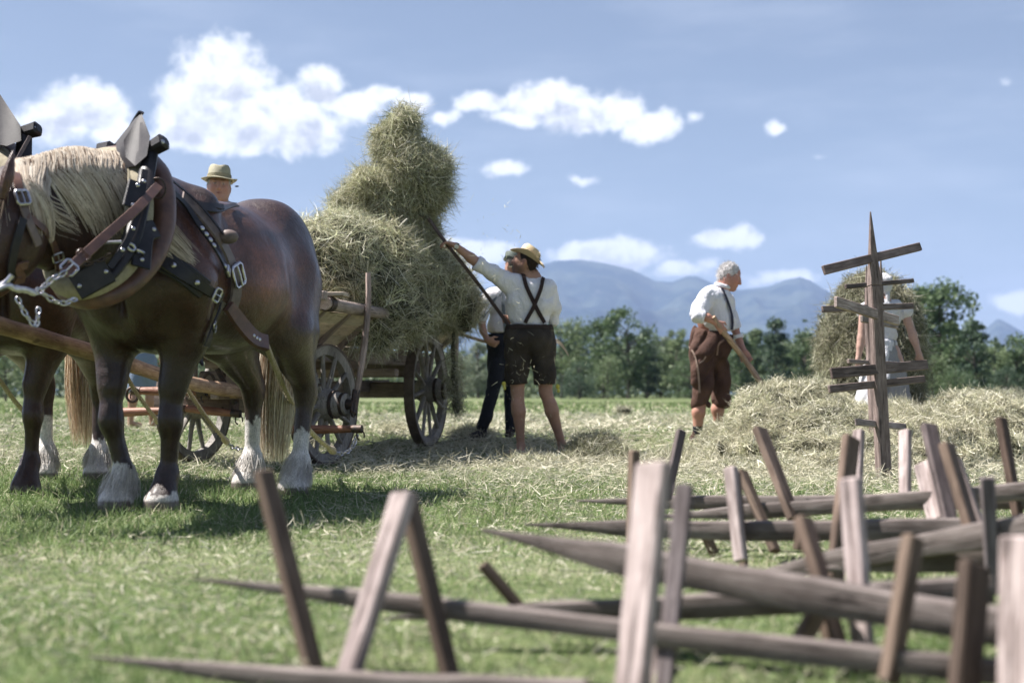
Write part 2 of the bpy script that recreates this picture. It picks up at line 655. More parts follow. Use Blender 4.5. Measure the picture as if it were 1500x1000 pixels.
def simple(name, c1, c2=None, rough=0.6, scale=8, detail=5, bs=0.3, bd=0.004, bscale=None, spec=0.4, coat=0.0, metal=0.0, stretch=None, attr=False, sheen=0.0):
    m, nt, b = mat_new(name)
    co = coords(nt)
    if stretch:
        mp = nt.new('ShaderNodeMapping'); mp.inputs['Scale'].default_value = stretch
        nt.l.new(co, mp.inputs[0]); co = mp.outputs[0]
    n = nt.noise(co, scale, detail, 0.6)
    c = nt.mix(nt.smooth(n, 0.3, 0.7), c1, c2 or tuple(v * 0.7 for v in c1))
    if attr:
        a = nt.new('ShaderNodeAttribute'); a.attribute_name = 'Col'
        c = nt.mix(1.0, c, a.outputs['Color'], 'MULTIPLY')
    nt.l.new(c, b.inputs['Base Color'])
    b.inputs['Roughness'].default_value = rough
    b.inputs['Specular IOR Level'].default_value = spec
    b.inputs['Coat Weight'].default_value = coat
    b.inputs['Coat Roughness'].default_value = 0.25
    b.inputs['Metallic'].default_value = metal
    if sheen:
        b.inputs['Sheen Weight'].default_value = sheen
    bump(nt, b, nt.noise(co, bscale or scale * 4, 5, 0.6), bs, bd)
    return m


def mat_attr(name, rough=0.8, transl=0.0, noise_amt=0.25, nscale=30, spec=0.2, bmp=None):
    """colour from the mesh's Col attribute with a little grain, optionally letting light through"""
    m, nt, b = mat_new(name)
    a = nt.new('ShaderNodeAttribute'); a.attribute_name = 'Col'
    n = nt.noise(coords(nt), nscale, 3)
    c = nt.mix(1.0, a.outputs['Color'], nt.ramp(n, [(0.2, (1 - noise_amt,) * 3), (0.8, (1 + noise_amt * 0.3,) * 3)]), 'MULTIPLY')
    nt.l.new(c, b.inputs['Base Color'])
    b.inputs['Roughness'].default_value = rough
    b.inputs['Specular IOR Level'].default_value = spec
    if bmp:
        co = coords(nt)
        mp = nt.new('ShaderNodeMapping'); mp.inputs['Scale'].default_value = (1, 1, .6); nt.l.new(co, mp.inputs[0])
        h = nt.m('ADD', nt.noise(mp.outputs[0], bmp[0], 4, .55, 1.2), nt.m('MULTIPLY', nt.noise(co, bmp[1], 3, .6), .25))
        bump(nt, b, h, bmp[2], bmp[3])
    if transl:
        tr = nt.new('ShaderNodeBsdfTranslucent')
        nt.l.new(c, tr.inputs[0])
        mx = nt.new('ShaderNodeMixShader'); mx.inputs[0].default_value = transl
        nt.l.new(b.outputs[0], mx.inputs[1]); nt.l.new(tr.outputs[0], mx.inputs[2])
        nt.l.new(mx.outputs[0], nt.n['Material Output'].inputs[0])
    return m


def wood(name, c1, c2, rough=0.75, grain=60, spec=0.25):
    """timber whose fibres, cracks and knots run along each piece"""
    m, nt, b = mat_new(name)
    g = nt.new('ShaderNodeAttribute'); g.attribute_name = 'Grain'
    def st(x, y, z):
        mp = nt.new('ShaderNodeMapping'); mp.inputs['Scale'].default_value = (x, y, z)
        nt.l.new(g.outputs['Vector'], mp.inputs[0]); return mp.outputs[0]
    n0 = nt.noise(st(3, 3, 2.2), 2.0, 4)
    n1 = nt.noise(st(1, 1, .10), 55, 6, 0.7, .5)
    n2 = nt.noise(st(1, 1, .05), grain * 4, 4, 0.7)
    crack = nt.smooth(nt.noise(st(1, 1, .04), 75, 3, .6, .8), .60, .67)
    vor = nt.new('ShaderNodeTexVoronoi'); vor.inputs['Scale'].default_value = 6.5
    nt.l.new(st(1, 1, .55), vor.inputs['Vector'])
    knot = nt.smooth(vor.outputs['Distance'], .16, .07)
    a = nt.new('ShaderNodeAttribute'); a.attribute_name = 'Col'
    f = nt.m('ADD', nt.m('MULTIPLY', n1, 0.6), nt.m('MULTIPLY', n2, 0.4))
    c = nt.mix(nt.smooth(f, 0.34, 0.64), c1, c2)
    c = nt.mix(nt.m('MULTIPLY', nt.smooth(n0, 0.42, 0.66), 0.55), c, tuple(v * 0.55 for v in c1))
    c = nt.mix(nt.m('MULTIPLY', crack, .75), c, tuple(v * 0.25 for v in c1))
    c = nt.mix(nt.m('MULTIPLY', knot, .7), c, tuple(v * 0.35 for v in c1))
    c = nt.mix(1.0, c, a.outputs['Color'], 'MULTIPLY')
    nt.l.new(c, b.inputs['Base Color'])
    b.inputs['Roughness'].default_value = rough
    b.inputs['Specular IOR Level'].default_value = spec
    bump(nt, b, nt.m('SUBTRACT', f, nt.m('MULTIPLY', crack, .8)), 0.6, 0.005)
    return m


M = {}
M['timber'] = wood('weathered_timber', (0.20, 0.165, 0.15), (0.36, 0.31, 0.29))
M['rack'] = wood('rack_timber', (0.095, 0.074, 0.066), (0.235, 0.20, 0.185))
M['board'] = wood('pale_board', (0.42, 0.36, 0.29), (0.60, 0.53, 0.44), grain=80)
M['reddish'] = wood('reddish_pole', (0.20, 0.09, 0.055), (0.32, 0.16, 0.11), rough=0.5)
M['pole'] = wood('peeled_pole', (0.24, 0.15, 0.10), (0.50, 0.38, 0.27))
M['iron'] = simple('dark_iron', (0.05, 0.045, 0.045), (0.11, 0.075, 0.06), rough=0.55, scale=30, metal=0.6)
M['steel'] = simple('bright_steel', (0.62, 0.60, 0.62), (0.45, 0.43, 0.46), rough=0.28, scale=60, metal=1.0, bs=0.1)
M['leather_black'] = simple('black_leather', (0.011, 0.010, 0.013), (0.028, 0.023, 0.026), rough=0.42, scale=16, bs=0.35, bd=0.003, bscale=140, coat=0.12, spec=.35)
M['leather_brown'] = simple('brown_leather', (0.15, 0.075, 0.055), (0.085, 0.045, 0.038), rough=0.42, scale=18, bs=0.35, bd=0.002, bscale=120, coat=0.15)
M['leather_grey'] = simple('worn_leather', (0.20, 0.15, 0.135), (0.12, 0.09, 0.085), rough=0.5, scale=22, bs=0.4, bd=0.002, bscale=150)
M['leather_dull'] = simple('dull_leather', (0.013, 0.012, 0.016), (0.03, 0.026, 0.03), rough=0.6, scale=16, bs=0.4, bd=0.003, bscale=140, spec=.25)
M['felt'] = simple('cream_felt', (0.34, 0.30, 0.22), (0.24, 0.21, 0.15), rough=0.95, scale=30, bs=0.4)
M['rope'] = simple('hemp_rope', (0.56, 0.47, 0.35), (0.36, 0.28, 0.20), rough=0.9, scale=70, bs=0.6, bd=0.004)
M['hay'] = mat_attr('hay_strand', 0.75, 0.22, 0.2, 20)
M['grass'] = mat_attr('grass_blade', 0.6, 0.30, 0.2, 8, 0.25)
M['haycore'] = simple('hay_mass', (0.12, 0.115, 0.075), (0.03, 0.03, 0.02), rough=0.95, scale=22, detail=8, bs=1.0, bd=0.03, bscale=60)  # core darkened so gaps between strands look shaded; that shade is in the colour
M['skin'] = mat_attr('skin', 0.5, 0.0, 0.14, 60, 0.35, (24, 160, .35, .010))
M['cloth'] = mat_attr('cloth', 0.85, 0.0, 0.14, 120, 0.15, (13, 60, .65, .030))
def horse_coat():
    m, nt, b = mat_new('horse_coat')
    a = nt.new('ShaderNodeAttribute'); a.attribute_name = 'Col'
    co = coords(nt)
    mp = nt.new('ShaderNodeMapping'); mp.inputs['Scale'].default_value = (1.0, .35, .3)
    nt.l.new(co, mp.inputs[0])
    hair = nt.noise(mp.outputs[0], 260, 3, .7)
    mp2 = nt.new('ShaderNodeMapping'); mp2.inputs['Scale'].default_value = (1.0, .6, .45)
    nt.l.new(co, mp2.inputs[0])
    clump = nt.noise(mp2.outputs[0], 38, 5, .7, .6)
    patch = nt.noise(co, 5, 5, .65, .4)
    c = nt.mix(1.0, a.outputs['Color'], nt.ramp(hair, [(.3, (.55,) * 3), (.7, (1.35,) * 3)]), 'MULTIPLY')
    c = nt.mix(1.0, c, nt.ramp(clump, [(.3, (.72,) * 3), (.7, (1.22,) * 3)]), 'MULTIPLY')
    dust = nt.m('MULTIPLY', nt.smooth(nt.noise(co, 11, 6, .75), .54, .72), .08)
    c = nt.mix(dust, c, (.26, .19, .14))
    nt.l.new(c, b.inputs['Base Color'])
    b.inputs['Specular IOR Level'].default_value = .40
    nt.l.new(nt.ramp(patch, [(.35, (.30,) * 3), (.65, (.55,) * 3)]), b.inputs['Roughness'])
    b.inputs['Coat Weight'].default_value = .35
    b.inputs['Coat Roughness'].default_value = .22
    h = nt.m('ADD', nt.m('MULTIPLY', hair, .35), nt.m('ADD', nt.m('MULTIPLY', clump, .6), nt.m('MULTIPLY', patch, 2.0)))
    bump(nt, b, h, .75, .012)
    return m


M['coat'] = horse_coat()
M['hair'] = mat_attr('hair_strand', 0.5, 0.15, 0.25, 30, 0.3)
M['leaf'] = mat_attr('leaf', 0.55, 0.30, 0.2, 2, 0.3)
M['bark'] = simple('bark', (0.12, 0.10, 0.085), (0.06, 0.05, 0.045), rough=0.95, scale=6, bs=0.8, bd=0.03)
# ------------------------------------------------------------ ground, mountains, air
def land():
    xs = np.concatenate([-np.geomspace(7000, 12, 34), np.linspace(-11, 11, 89), np.geomspace(12, 7000, 34)])
    ys = np.concatenate([[-400, -100, -30, -8, -2], np.linspace(0, 20, 81), np.geomspace(21, 9500, 60)])
    X, Y = np.meshgrid(xs, ys, indexing='ij')
    p = np.stack([X, Y, X * 0], -1).reshape(-1, 3)
    near = np.clip(1 - np.abs(p[:, 1] - 8) / 40, 0, 1)
    Z = gz(X, Y).reshape(-1) + near * (0.012 * vnoise(p, 0.9, 3, 2) + 0.02 * vnoise(p, 0.25, 5, 1)) - 0.012 * near
    V = p.copy(); V[:, 2] = Z
    nx, ny = len(xs), len(ys)
    i, j = np.meshgrid(np.arange(nx - 1), np.arange(ny - 1), indexing='ij')
    a = (i * ny + j).ravel()
    Q = np.stack([a, a + ny, a + ny + 1, a + 1], 1)
    m, nt, b = mat_new('meadow')
    co = coords(nt)
    n1 = nt.noise(co, 0.6, 6, 0.6)
    n2 = nt.noise(co, 9, 6, 0.7)
    n3 = nt.noise(co, 45, 4, 0.7)
    mp = nt.new('ShaderNodeMapping'); mp.inputs['Scale'].default_value = (0.06, 0.35, 1)
    nt.l.new(co, mp.inputs[0])
    n4 = nt.noise(mp.outputs[0], 1.0, 5, 0.6)
    c = nt.mix(nt.smooth(n2, 0.35, 0.65), (0.05, 0.08, 0.028), (0.115, 0.15, 0.058))  # turf tones, darkened so the gaps between blades read as shade
    c = nt.mix(nt.m('MULTIPLY', nt.smooth(n3, 0.5, 0.75), 0.55), c, (0.30, 0.28, 0.17))
    c = nt.mix(nt.m('MULTIPLY', nt.smooth(n1, 0.45, 0.75), 0.45), c, (0.26, 0.26, 0.15))
    c = nt.mix(nt.m('MULTIPLY', nt.smooth(n4, 0.5, 0.66), 0.5), c, (0.42, 0.40, 0.28))
    nt.l.new(c, b.inputs['Base Color'])
    b.inputs['Roughness'].default_value = 0.95
    b.inputs['Specular IOR Level'].default_value = 0.1
    bump(nt, b, nt.m('ADD', n2, n3), 0.6, 0.03)
    setp(mesh('meadow_ground', V, Q, m), kind='structure')

    # mountains: crest line 7 km off, falling towards the meadow
    ridge = [(-900, 560), (-300, 555), (0, 545), (300, 520), (480, 490), (600, 462), (680, 432), (740, 412), (790, 388), (815, 381), (850, 380), (885, 385), (925, 394),
             (960, 411), (985, 413), (1008, 404), (1022, 405), (1050, 418), (1085, 425), (1125, 420), (1150, 410), (1172, 405), (1188, 411), (1215, 428),
             (1250, 452), (1300, 478), (1350, 500), (1400, 512), (1425, 505), (1445, 480), (1462, 466), (1478, 474), (1500, 487), (1540, 500), (1650, 505), (2000, 545), (2500, 560)]
    rp = np.array(ridge, float)
    u = np.linspace(-900, 2500, 900)
    crest = (HOR - np.interp(u, rp[:, 0], rp[:, 1])) / F
    v = np.linspace(0, 1, 90)
    U, W = np.meshgrid(u, v, indexing='ij')
    Cr = np.interp(U, u, crest)
    Yd = 3600 + 3400 * np.clip(W / 0.72, 0, 1) + 2600 * np.clip((W - 0.72) / 0.28, 0, 1)
    prof = np.where(W < 0.72, (W / 0.72) ** 1.7, np.cos((W - 0.72) / 0.28 * math.pi / 2) ** 0.7)
    Xd = (U - 750) / F * Yd
    q = np.stack([Xd, Yd * 0.55, Yd * 0], -1)
    rid = 1 - np.abs(vnoise(q, 1 / 420, 11, 4)) * 2.0
    rid2 = vnoise(q, 1 / 160, 5, 4)
    k = np.clip((0.72 - W) / 0.72 * 5, 0, 1) * np.clip(W * 6, 0, 1)
    Z = Cr * 7000 * prof + (rid * 95 + rid2 * 26) * k * np.clip(Cr * 12, .12, 1) - 6 * (1 - prof)
    Z += (W >= 0.60) * (W < 0.9) * rid2 * 3.0
    Z = np.minimum(Z, Cr * Yd * 1.0 + 1.5 * rid2 + CH)
    V = np.stack([Xd, Yd, Z], -1).reshape(-1, 3)
    nx, ny = U.shape
    i, j = np.meshgrid(np.arange(nx - 1), np.arange(ny - 1), indexing='ij')
    a = (i * ny + j).ravel()
    Q = np.stack([a, a + ny, a + ny + 1, a + 1], 1)
    m, nt, b = mat_new('mountain')
    co = coords(nt)
    n1 = nt.noise(co, 0.004, 8, 0.65); n2 = nt.noise(co, 0.02, 6, 0.7)
    c = nt.mix(nt.smooth(n1, 0.42, 0.6), (0.018, 0.032, 0.035), (0.05, 0.065, 0.055))
    c = nt.mix(nt.m('MULTIPLY', nt.smooth(n2, 0.56, 0.7), 0.6), c, (0.16, 0.16, 0.16))
    nt.l.new(c, b.inputs['Base Color']); b.inputs['Roughness'].default_value = 1
    b.inputs['Specular IOR Level'].default_value = 0
    setp(mesh('mountain_range', V, Q, m), kind='structure')

    # the air
    mb = MB()
    X0, X1, Y0, Y1, Z0, Z1 = -9000, 9000, -900, 10500, -8, 760
    V = [(x, y, z) for x in (X0, X1) for y in (Y0, Y1) for z in (Z0, Z1)]
    Fc = [(0, 1, 3, 2), (4, 6, 7, 5), (0, 4, 5, 1), (2, 3, 7, 6), (0, 2, 6, 4), (1, 5, 7, 3)]
    m = bpy.data.materials.new('haze'); m.use_nodes = True
    nt = NT(m.node_tree); nt.n.clear()
    o = nt.new('ShaderNodeOutputMaterial'); pv = nt.new('ShaderNodeVolumePrincipled')
    pv.inputs['Color'].default_value = (0.46, 0.62, 1.0, 1)
    pv.inputs['Density'].default_value = HAZE
    pv.inputs['Anisotropy'].default_value = 0.0
    nt.l.new(pv.outputs[0], o.inputs['Volume'])
    setp(mesh('haze', V, Fc, m, smooth=False), kind='stuff')


HAZE = 0.00011
land()


def merge(parts, name, mat, kind='stuff', parent=None):
    Vs, Qs, Cs, n = [], [], [], 0
    for V, Q, C in parts:
        Vs.append(V); Qs.append(Q + n); Cs.append(C); n += len(V)
    return mesh(name, np.concatenate(Vs), np.concatenate(Qs), mat, parent, False, col=np.concatenate(Cs))


def patchy(x, y, seed, sc=1.0):
    return vnoise(np.stack([x * sc, y * sc, x * 0], -1), 1.0, seed, 3)


def litter_amount(x, y):
    """how much cut hay lies on the ground here, 0..1"""
    px = 750 + x / y * F
    a = 0.42 + 0.65 * patchy(x, y, 21, 0.5)
    # swathes of loose hay round the men and the mound
    def blob(cx, cy, rx, ry, s):
        return s * np.exp(-((x - cx) / rx) ** 2 - ((y - cy) / ry) ** 2)
    b = blob(1.0, 10.6, 1.9, 1.6, 1.0) + blob(3.6, 9.8, 2.0, 1.6, 1.3) + blob(-0.2, 14, 1.5, 1.5, .7) + blob(0.9, 18, 3.0, 2.5, .9) + blob(4.5, 13, 3, 3, 1)
    c = blob(-2.2, 7.2, 1.2, 1.4, -0.75) + blob(-1.2, 5.5, 1.2, .9, -.05) + blob(3.4, 6.2, .8, 1.2, -.3) + blob(-1.0, 9.5, 1.0, 1.2, -.35)
    return np.clip(a + b + c, 0.03, 1.4)


def grass():
    rng = np.random.default_rng(11)
    parts = []
    # blades thin out with distance and grow wider to stand for tufts
    for (y0, y1, dens, L, W) in ((2.0, 4.5, 5200, 0.045, 0.0035), (4.5, 7, 4200, 0.05, 0.004), (7, 10, 3000, 0.05, 0.005), (10, 15, 1300, 0.05, 0.008), (15, 26, 260, 0.06, 0.016), (26, 60, 28, 0.09, 0.05)):
        xm = 0.38 * y1 + 1.6
        n = int(dens * (y1 - y0) * 2 * xm)
        x = rng.uniform(-xm, xm, n); y = rng.uniform(y0, y1, n)
        keep = np.abs(x) < 0.38 * y + 1.5
        lit = litter_amount(x, y)
        keep &= rng.random(n) < np.clip(1.05 - 0.55 * lit, .15, 1) * (0.75 + 0.4 * patchy(x, y, 5, 3))
        x, y, lit = x[keep], y[keep], lit[keep]
        n = len(x)
        z = gz(x, y) - 0.004
        tall = np.clip(1.0 + 0.55 * patchy(x, y, 9, 1.6) - 0.4 * lit, .35, 1.8)
        d = rng.normal(size=(n, 3)) * 0.45; d[:, 2] = 1
        V, Q, m = ribbons(np.stack([x, y, z], 1), d, L * tall * rng.uniform(.5, 1.35, n), W * rng.uniform(.7, 1.3, n), curl=0.8, seg=2, droop=0.5, rng=rng)
        t = rng.random((n, 1)); g = np.clip(0.5 + 0.5 * patchy(x, y, 31, 1.1), 0, 1)[:, None]
        c = (1 - t) * A(0.09, 0.16, 0.05) + t * A(0.21, 0.29, 0.11)
        c = c * (0.8 + 0.5 * g) * A(1.12, 1.03, 1.1)
        dry = rng.random((n, 1)) < np.clip(0.10 + 0.22 * lit, 0, .5)[:, None]
        c = np.where(dry, A(0.54, 0.50, 0.35) * rng.uniform(.6, 1.2, (n, 1)), c)
        parts.append((V, Q, np.repeat(c, m, 0)))
    setp(merge(parts, 'grass', M['grass']), kind='stuff')
    parts = []
    for (y0, y1, dens, L, W) in ((2.0, 4.5, 2200, 0.045, 0.003), (4.5, 7, 1600, 0.055, 0.0034), (7, 10, 1400, 0.08, 0.0042), (10, 15, 900, 0.11, 0.006), (15, 28, 160, 0.14, 0.013)):
        xm = 0.38 * y1 + 1.6
        n = int(dens * (y1 - y0) * 2 * xm)
        x = rng.uniform(-xm, xm, n); y = rng.uniform(y0, y1, n)
        lit = litter_amount(x, y)
        keep = (np.abs(x) < 0.38 * y + 1.5) & (rng.random(n) < lit * (0.6 + 0.8 * patchy(x, y, 77, 4)))
        x, y, lit = x[keep], y[keep], lit[keep]
        n = len(x)
        z = gz(x, y) + 0.005 + rng.random(n) ** 2 * (0.025 + 0.035 * np.clip(lit, 0, 1.2))
        d = rng.normal(size=(n, 3)); d[:, 2] *= 0.22
        V, Q, m = ribbons(np.stack([x, y, z], 1), d, L * rng.uniform(.4, 1.5, n), W * rng.uniform(.6, 1.3, n), curl=0.9, seg=3, droop=.1, rng=rng)
        t = rng.random((n, 1))
        c = (1 - t) * A(0.42, 0.38, 0.27) + t * A(0.74, 0.70, 0.57)
        parts.append((V, Q, np.repeat(c, m, 0)))
    setp(merge(parts, 'hay_litter', M['hay']), kind='stuff')


grass()


# ------------------------------------------------------------ trees at the meadow's edge
def crown_points(kind, rng, n):
    """leaf-clump centres in a unit tree (height 1): a few boughs, each with clumps"""
    nb = 46
    C = []
    for _ in range(nb):
        h = rng.uniform(0.16, 0.97) if kind != 'shrub' else rng.uniform(0.1, .95)
        if kind == 'spire':
            r = 0.17 * (1 - h) ** 0.7 + 0.03
        elif kind == 'round':
            r = 0.34 * math.sqrt(max(0.02, 1 - ((h - 0.58) / 0.46) ** 2))
        elif kind == 'column':
            r = 0.17 * math.sqrt(max(0.05, 1 - ((h - 0.52) / 0.50) ** 2))
        else:
            r = 0.55 * math.sqrt(max(0.02, 1 - ((h - 0.35) / 0.65) ** 2))
        a = rng.uniform(0, 6.283); q = r * math.sqrt(rng.random())
        C.append((q * math.cos(a), q * math.sin(a), h, rng.uniform(0.055, 0.115) * (1.25 if kind == 'round' else .9 if kind != 'shrub' else 1.9)))
    return np.array(C)


LEAF_TINT = [((0.06, 0.10, 0.05), (0.15, 0.21, 0.10)), ((0.10, 0.145, 0.075), (0.24, 0.30, 0.15)), ((0.05, 0.082, 0.055), (0.11, 0.16, 0.10)), ((0.14, 0.17, 0.12), (0.28, 0.32, 0.22))]


def tree(px, top, Y, kind, label, tint, seed, width=1.0, bottom=None):
    rng = np.random.default_rng(seed)
    x = (px - 750) / F * Y
    z0 = float(gz(0, Y)) - 0.1
    H = CH + (HOR - top) / F * Y - z0
    t = thing('shrub' if kind == 'shrub' else 'tree', (x, Y, z0), label, 'shrub' if kind == 'shrub' else 'tree', 'trees along the edge of the meadow')
    C = crown_points(kind, rng, 0)
    C[:, :2] *= width
    base = A(x, Y, z0)
    P_ = []; S = []
    per = 75
    for (cx, cy, ch, cr) in C:
        v = rng.normal(size=(per, 3)); v /= np.linalg.norm(v, axis=1)[:, None]
        v *= cr * (rng.random((per, 1)) ** 0.4) * rng.uniform(0.75, 1.25, (per, 1))
        v[:, 2] *= 0.8
        P_.append(np.array([cx, cy, ch]) + v)
    P_ = np.concatenate(P_)
    P_ = P_[P_[:, 2] > 0.04] * H + base
    n = len(P_)
    u = rng.normal(size=(n, 3)); u /= np.linalg.norm(u, axis=1)[:, None]
    w = np.cross(u, rng.normal(size=(n, 3))); w /= np.linalg.norm(w, axis=1)[:, None]
    s = H * 0.021 * rng.uniform(.5, 1.3, (n, 1))
    V = np.stack([P_ - u * s, P_ + w * s * 0.6, P_ + u * s, P_ - w * s * 0.6], 1).reshape(-1, 3)
    Q = np.arange(n * 4).reshape(-1, 4)
    a, b = LEAF_TINT[tint]
    tt = np.clip(rng.random((n, 1)) * 0.7 + 0.5 * (vnoise(P_, 1.1, seed)[:, None] * 0.5 + 0.2), 0, 1)
    c = (1 - tt) * A(*a) + tt * A(*b)
    mesh('crown', V, Q, M['leaf'], t, False, col=np.repeat(c, 4, 0))
    mb = MB()
    r0 = H * 0.016 + 0.03
    trunk = [base + A(0, 0, -0.05), base + A(0.01 * H, 0, H * 0.3), base + A(-0.01 * H, 0.01 * H, H * 0.6), base + A(0, 0, H * 0.93)]
    tp = spline(trunk, 9)
    mb.tube(tp, np.linspace(r0, r0 * 0.15, 9), 7)
    for (cx, cy, ch, cr) in C[::2]:
        hb = max(0.08, ch - 0.16)
        s0 = base + A(0, 0, hb * H); e0 = base + A(cx, cy, ch) * A(H, H, H) * 1.0
        mb.tube([s0, (s0 + e0) / 2 + A(0, 0, -0.01 * H), e0], [r0 * 0.4, r0 * 0.25, r0 * 0.08], 5)
    mb.build('trunk', M['bark'], t, True)
    return t


TREES = [
    # px, top row, Y, kind, tint, width, label
    (8, 512, 70, 'round', 1, 1.3, 'green leafy tree at the left edge of the field, seen under the left horse'),
    (60, 530, 95, 'round', 3, 1.2, 'pale grey green tree behind the legs of the left horse'),
    (676, 520, 105, 'shrub', 3, 1.0, 'pale bushy tree right beside the rear of the hay wagon'),
    (700, 500, 118, 'column', 3, 1.3, 'light slender tree just left of the man in dark trousers'),
    (822, 468, 112, 'round', 1, 1.0, 'leafy tree directly right of the elbow of the man in the straw hat'),
    (850, 478, 120, 'column', 0, 1.5, 'dark narrow tree second to the left of the tallest middle tree'),
    (884, 468, 116, 'round', 0, .8, 'tree touching the left side of the tallest dark tree in the middle'),
    (920, 455, 110, 'round', 0, .85, 'tallest dark tree between the straw hat man and the white haired man'),
    (848, 528, 98, 'shrub', 2, .9, 'low dark bush left of the light bush under the tallest dark tree'),
    (890, 520, 102, 'shrub', 1, .8, 'light green bush at the foot of the tallest dark tree'),
    (948, 505, 112, 'round', 2, .8, 'dark tree right of the tallest dark tree'),
    (968, 492, 130, 'column', 3, 1.3, 'pale slim tree in the gap right of the tallest dark tree'),
    (992, 484, 116, 'column', 1, 1.5, 'slim green tree just left of the back of the white haired man'),
    (1012, 520, 100, 'shrub', 0, .8, 'dark bush behind the seat of the white haired man'),
    (1085, 490, 112, 'column', 0, 1.5, 'tree seen over the hands of the white haired man'),
    (1105, 482, 120, 'spire', 1, 1.4, 'green pointed tree right of the hands of the white haired man'),
    (1137, 466, 108, 'spire', 2, 1.4, 'dark tall conifer above the top of the hay mound'),
    (1160, 508, 118, 'round', 1, .8, 'rounded light tree right of the dark conifer'),
    (1180, 488, 110, 'column', 0, 1.6, 'dark green tree beside the left flank of the big covered haystack'),
    (1345, 425, 78, 'round', 0, .75, 'big open tree rising behind the right flank of the covered haystack'),
    (1378, 412, 74, 'round', 0, .8, 'tallest tree on the right, loose dark crown above the woman\'s elbow'),
    (1402, 470, 80, 'column', 1, 1.5, 'lighter tree between the tallest right tree and the dark bushy conifer'),
    (1428, 468, 66, 'spire', 2, 1.9, 'dark dense conifer left of the lone pointed hill'),
    (1458, 505, 70, 'round', 1, .9, 'light green tree below the lone pointed hill'),
    (1490, 492, 74, 'round', 0, .9, 'dark tree cut by the right edge of the picture'),
    (1365, 520, 64, 'shrub', 1, .9, 'light bush right of the woman\'s hand'),
    (1400, 535, 62, 'shrub', 0, .8, 'dark bush at the foot of the right trees'),
    (1475, 538, 62, 'shrub', 2, .9, 'low dark bush near the right edge of the field'),
]
for i_, (px_, top_, Y_, kind_, tint_, w_, lab_) in enumerate(TREES):
    tree(px_, top_, Y_, kind_, lab_, tint_, 100 + i_, w_)


def wood_edge():
    """the continuous thicket the single trees stand in"""
    rng = np.random.default_rng(5)
    n = 60000
    x = rng.uniform(-75, 75, n)
    y = rng.uniform(118, 150, n)
    top = 4.6 + 3.4 * vnoise(np.stack([x, y * 0, y * 0], 1), 0.16, 3, 3) + 1.5 * vnoise(np.stack([x, y, y * 0], 1), 0.5, 8, 2)
    px = 750 + x / y * F
    top = np.where(px > 1340, top * 1.1, top)
    top = np.where(px < 640, top * 0.9, top)
    z = gz(x, y) + top * rng.random(n) ** 0.7
    p = np.stack([x, y, z], 1)
    p += 0.3 * rng.normal(size=p.shape)
    u = rng.normal(size=(n, 3)); u /= np.linalg.norm(u, axis=1)[:, None]
    w = np.cross(u, rng.normal(size=(n, 3))); w /= np.linalg.norm(w, axis=1)[:, None]
    s = 0.26 * rng.uniform(.5, 1.4, (n, 1))
    V = np.stack([p - u * s, p + w * s * .7, p + u * s, p - w * s * .7], 1).reshape(-1, 3)
    g = np.clip(0.5 + 0.9 * vnoise(p, 0.35, 44, 2), 0, 1)[:, None]
    c = (1 - g) * A(0.055, 0.09, 0.05) + g * A(0.18, 0.225, 0.13)
    setp(mesh('far_thicket', V, np.arange(n * 4).reshape(-1, 4), M['leaf'], None, False, col=np.repeat(c, 4, 0)), kind='stuff')


wood_edge()
# ------------------------------------------------------------ horses
def to_dir(a):
    return A(math.sin(a), math.cos(a), 0)


class Ray:
    """places harness on a surface: looks along the photograph's sight line and lays the strap on what it meets"""
    def __init__(s, V, Q):
        s.t = BVHTree.FromPolygons(V.tolist(), Q.tolist())

    def at(s, px, py, off=0.012, Yd=None):
        o = Vector((0, 0, CH)); d = Vector(P(px, py, 1.0)) - o
        h = s.t.ray_cast(o, d.normalized())
        if h[0] is None:
            d1 = Vector(P(px, py, Yd or 7.0))
            h = s.t.find_nearest(d1)
            n = Vector(h[1])
            return np.array(h[0]) + np.array(n) * off, np.array(n)
        n = Vector(h[1])
        if n.dot(d) > 0: n = -n
        return np.array(h[0]) + np.array(n) * off, np.array(n)

    def line(s, pix, n=14, off=0.012, Yd=None):
        q = spline(np.array([(a, b, 0) for a, b in pix], float), n)
        R = [s.at(a[0], a[1], off, Yd) for a in q]
        p = np.array([r[0] for r in R]); nn = np.array([r[1] for r in R])
        for _ in range(2):
            p[1:-1] = 0.25 * p[:-2] + 0.5 * p[1:-1] + 0.25 * p[2:]
            nn[1:-1] = 0.25 * nn[:-2] + 0.5 * nn[1:-1] + 0.25 * nn[2:]
        p = p + nn * off * 0.4
        return p, nn / np.linalg.norm(nn, axis=1)[:, None]


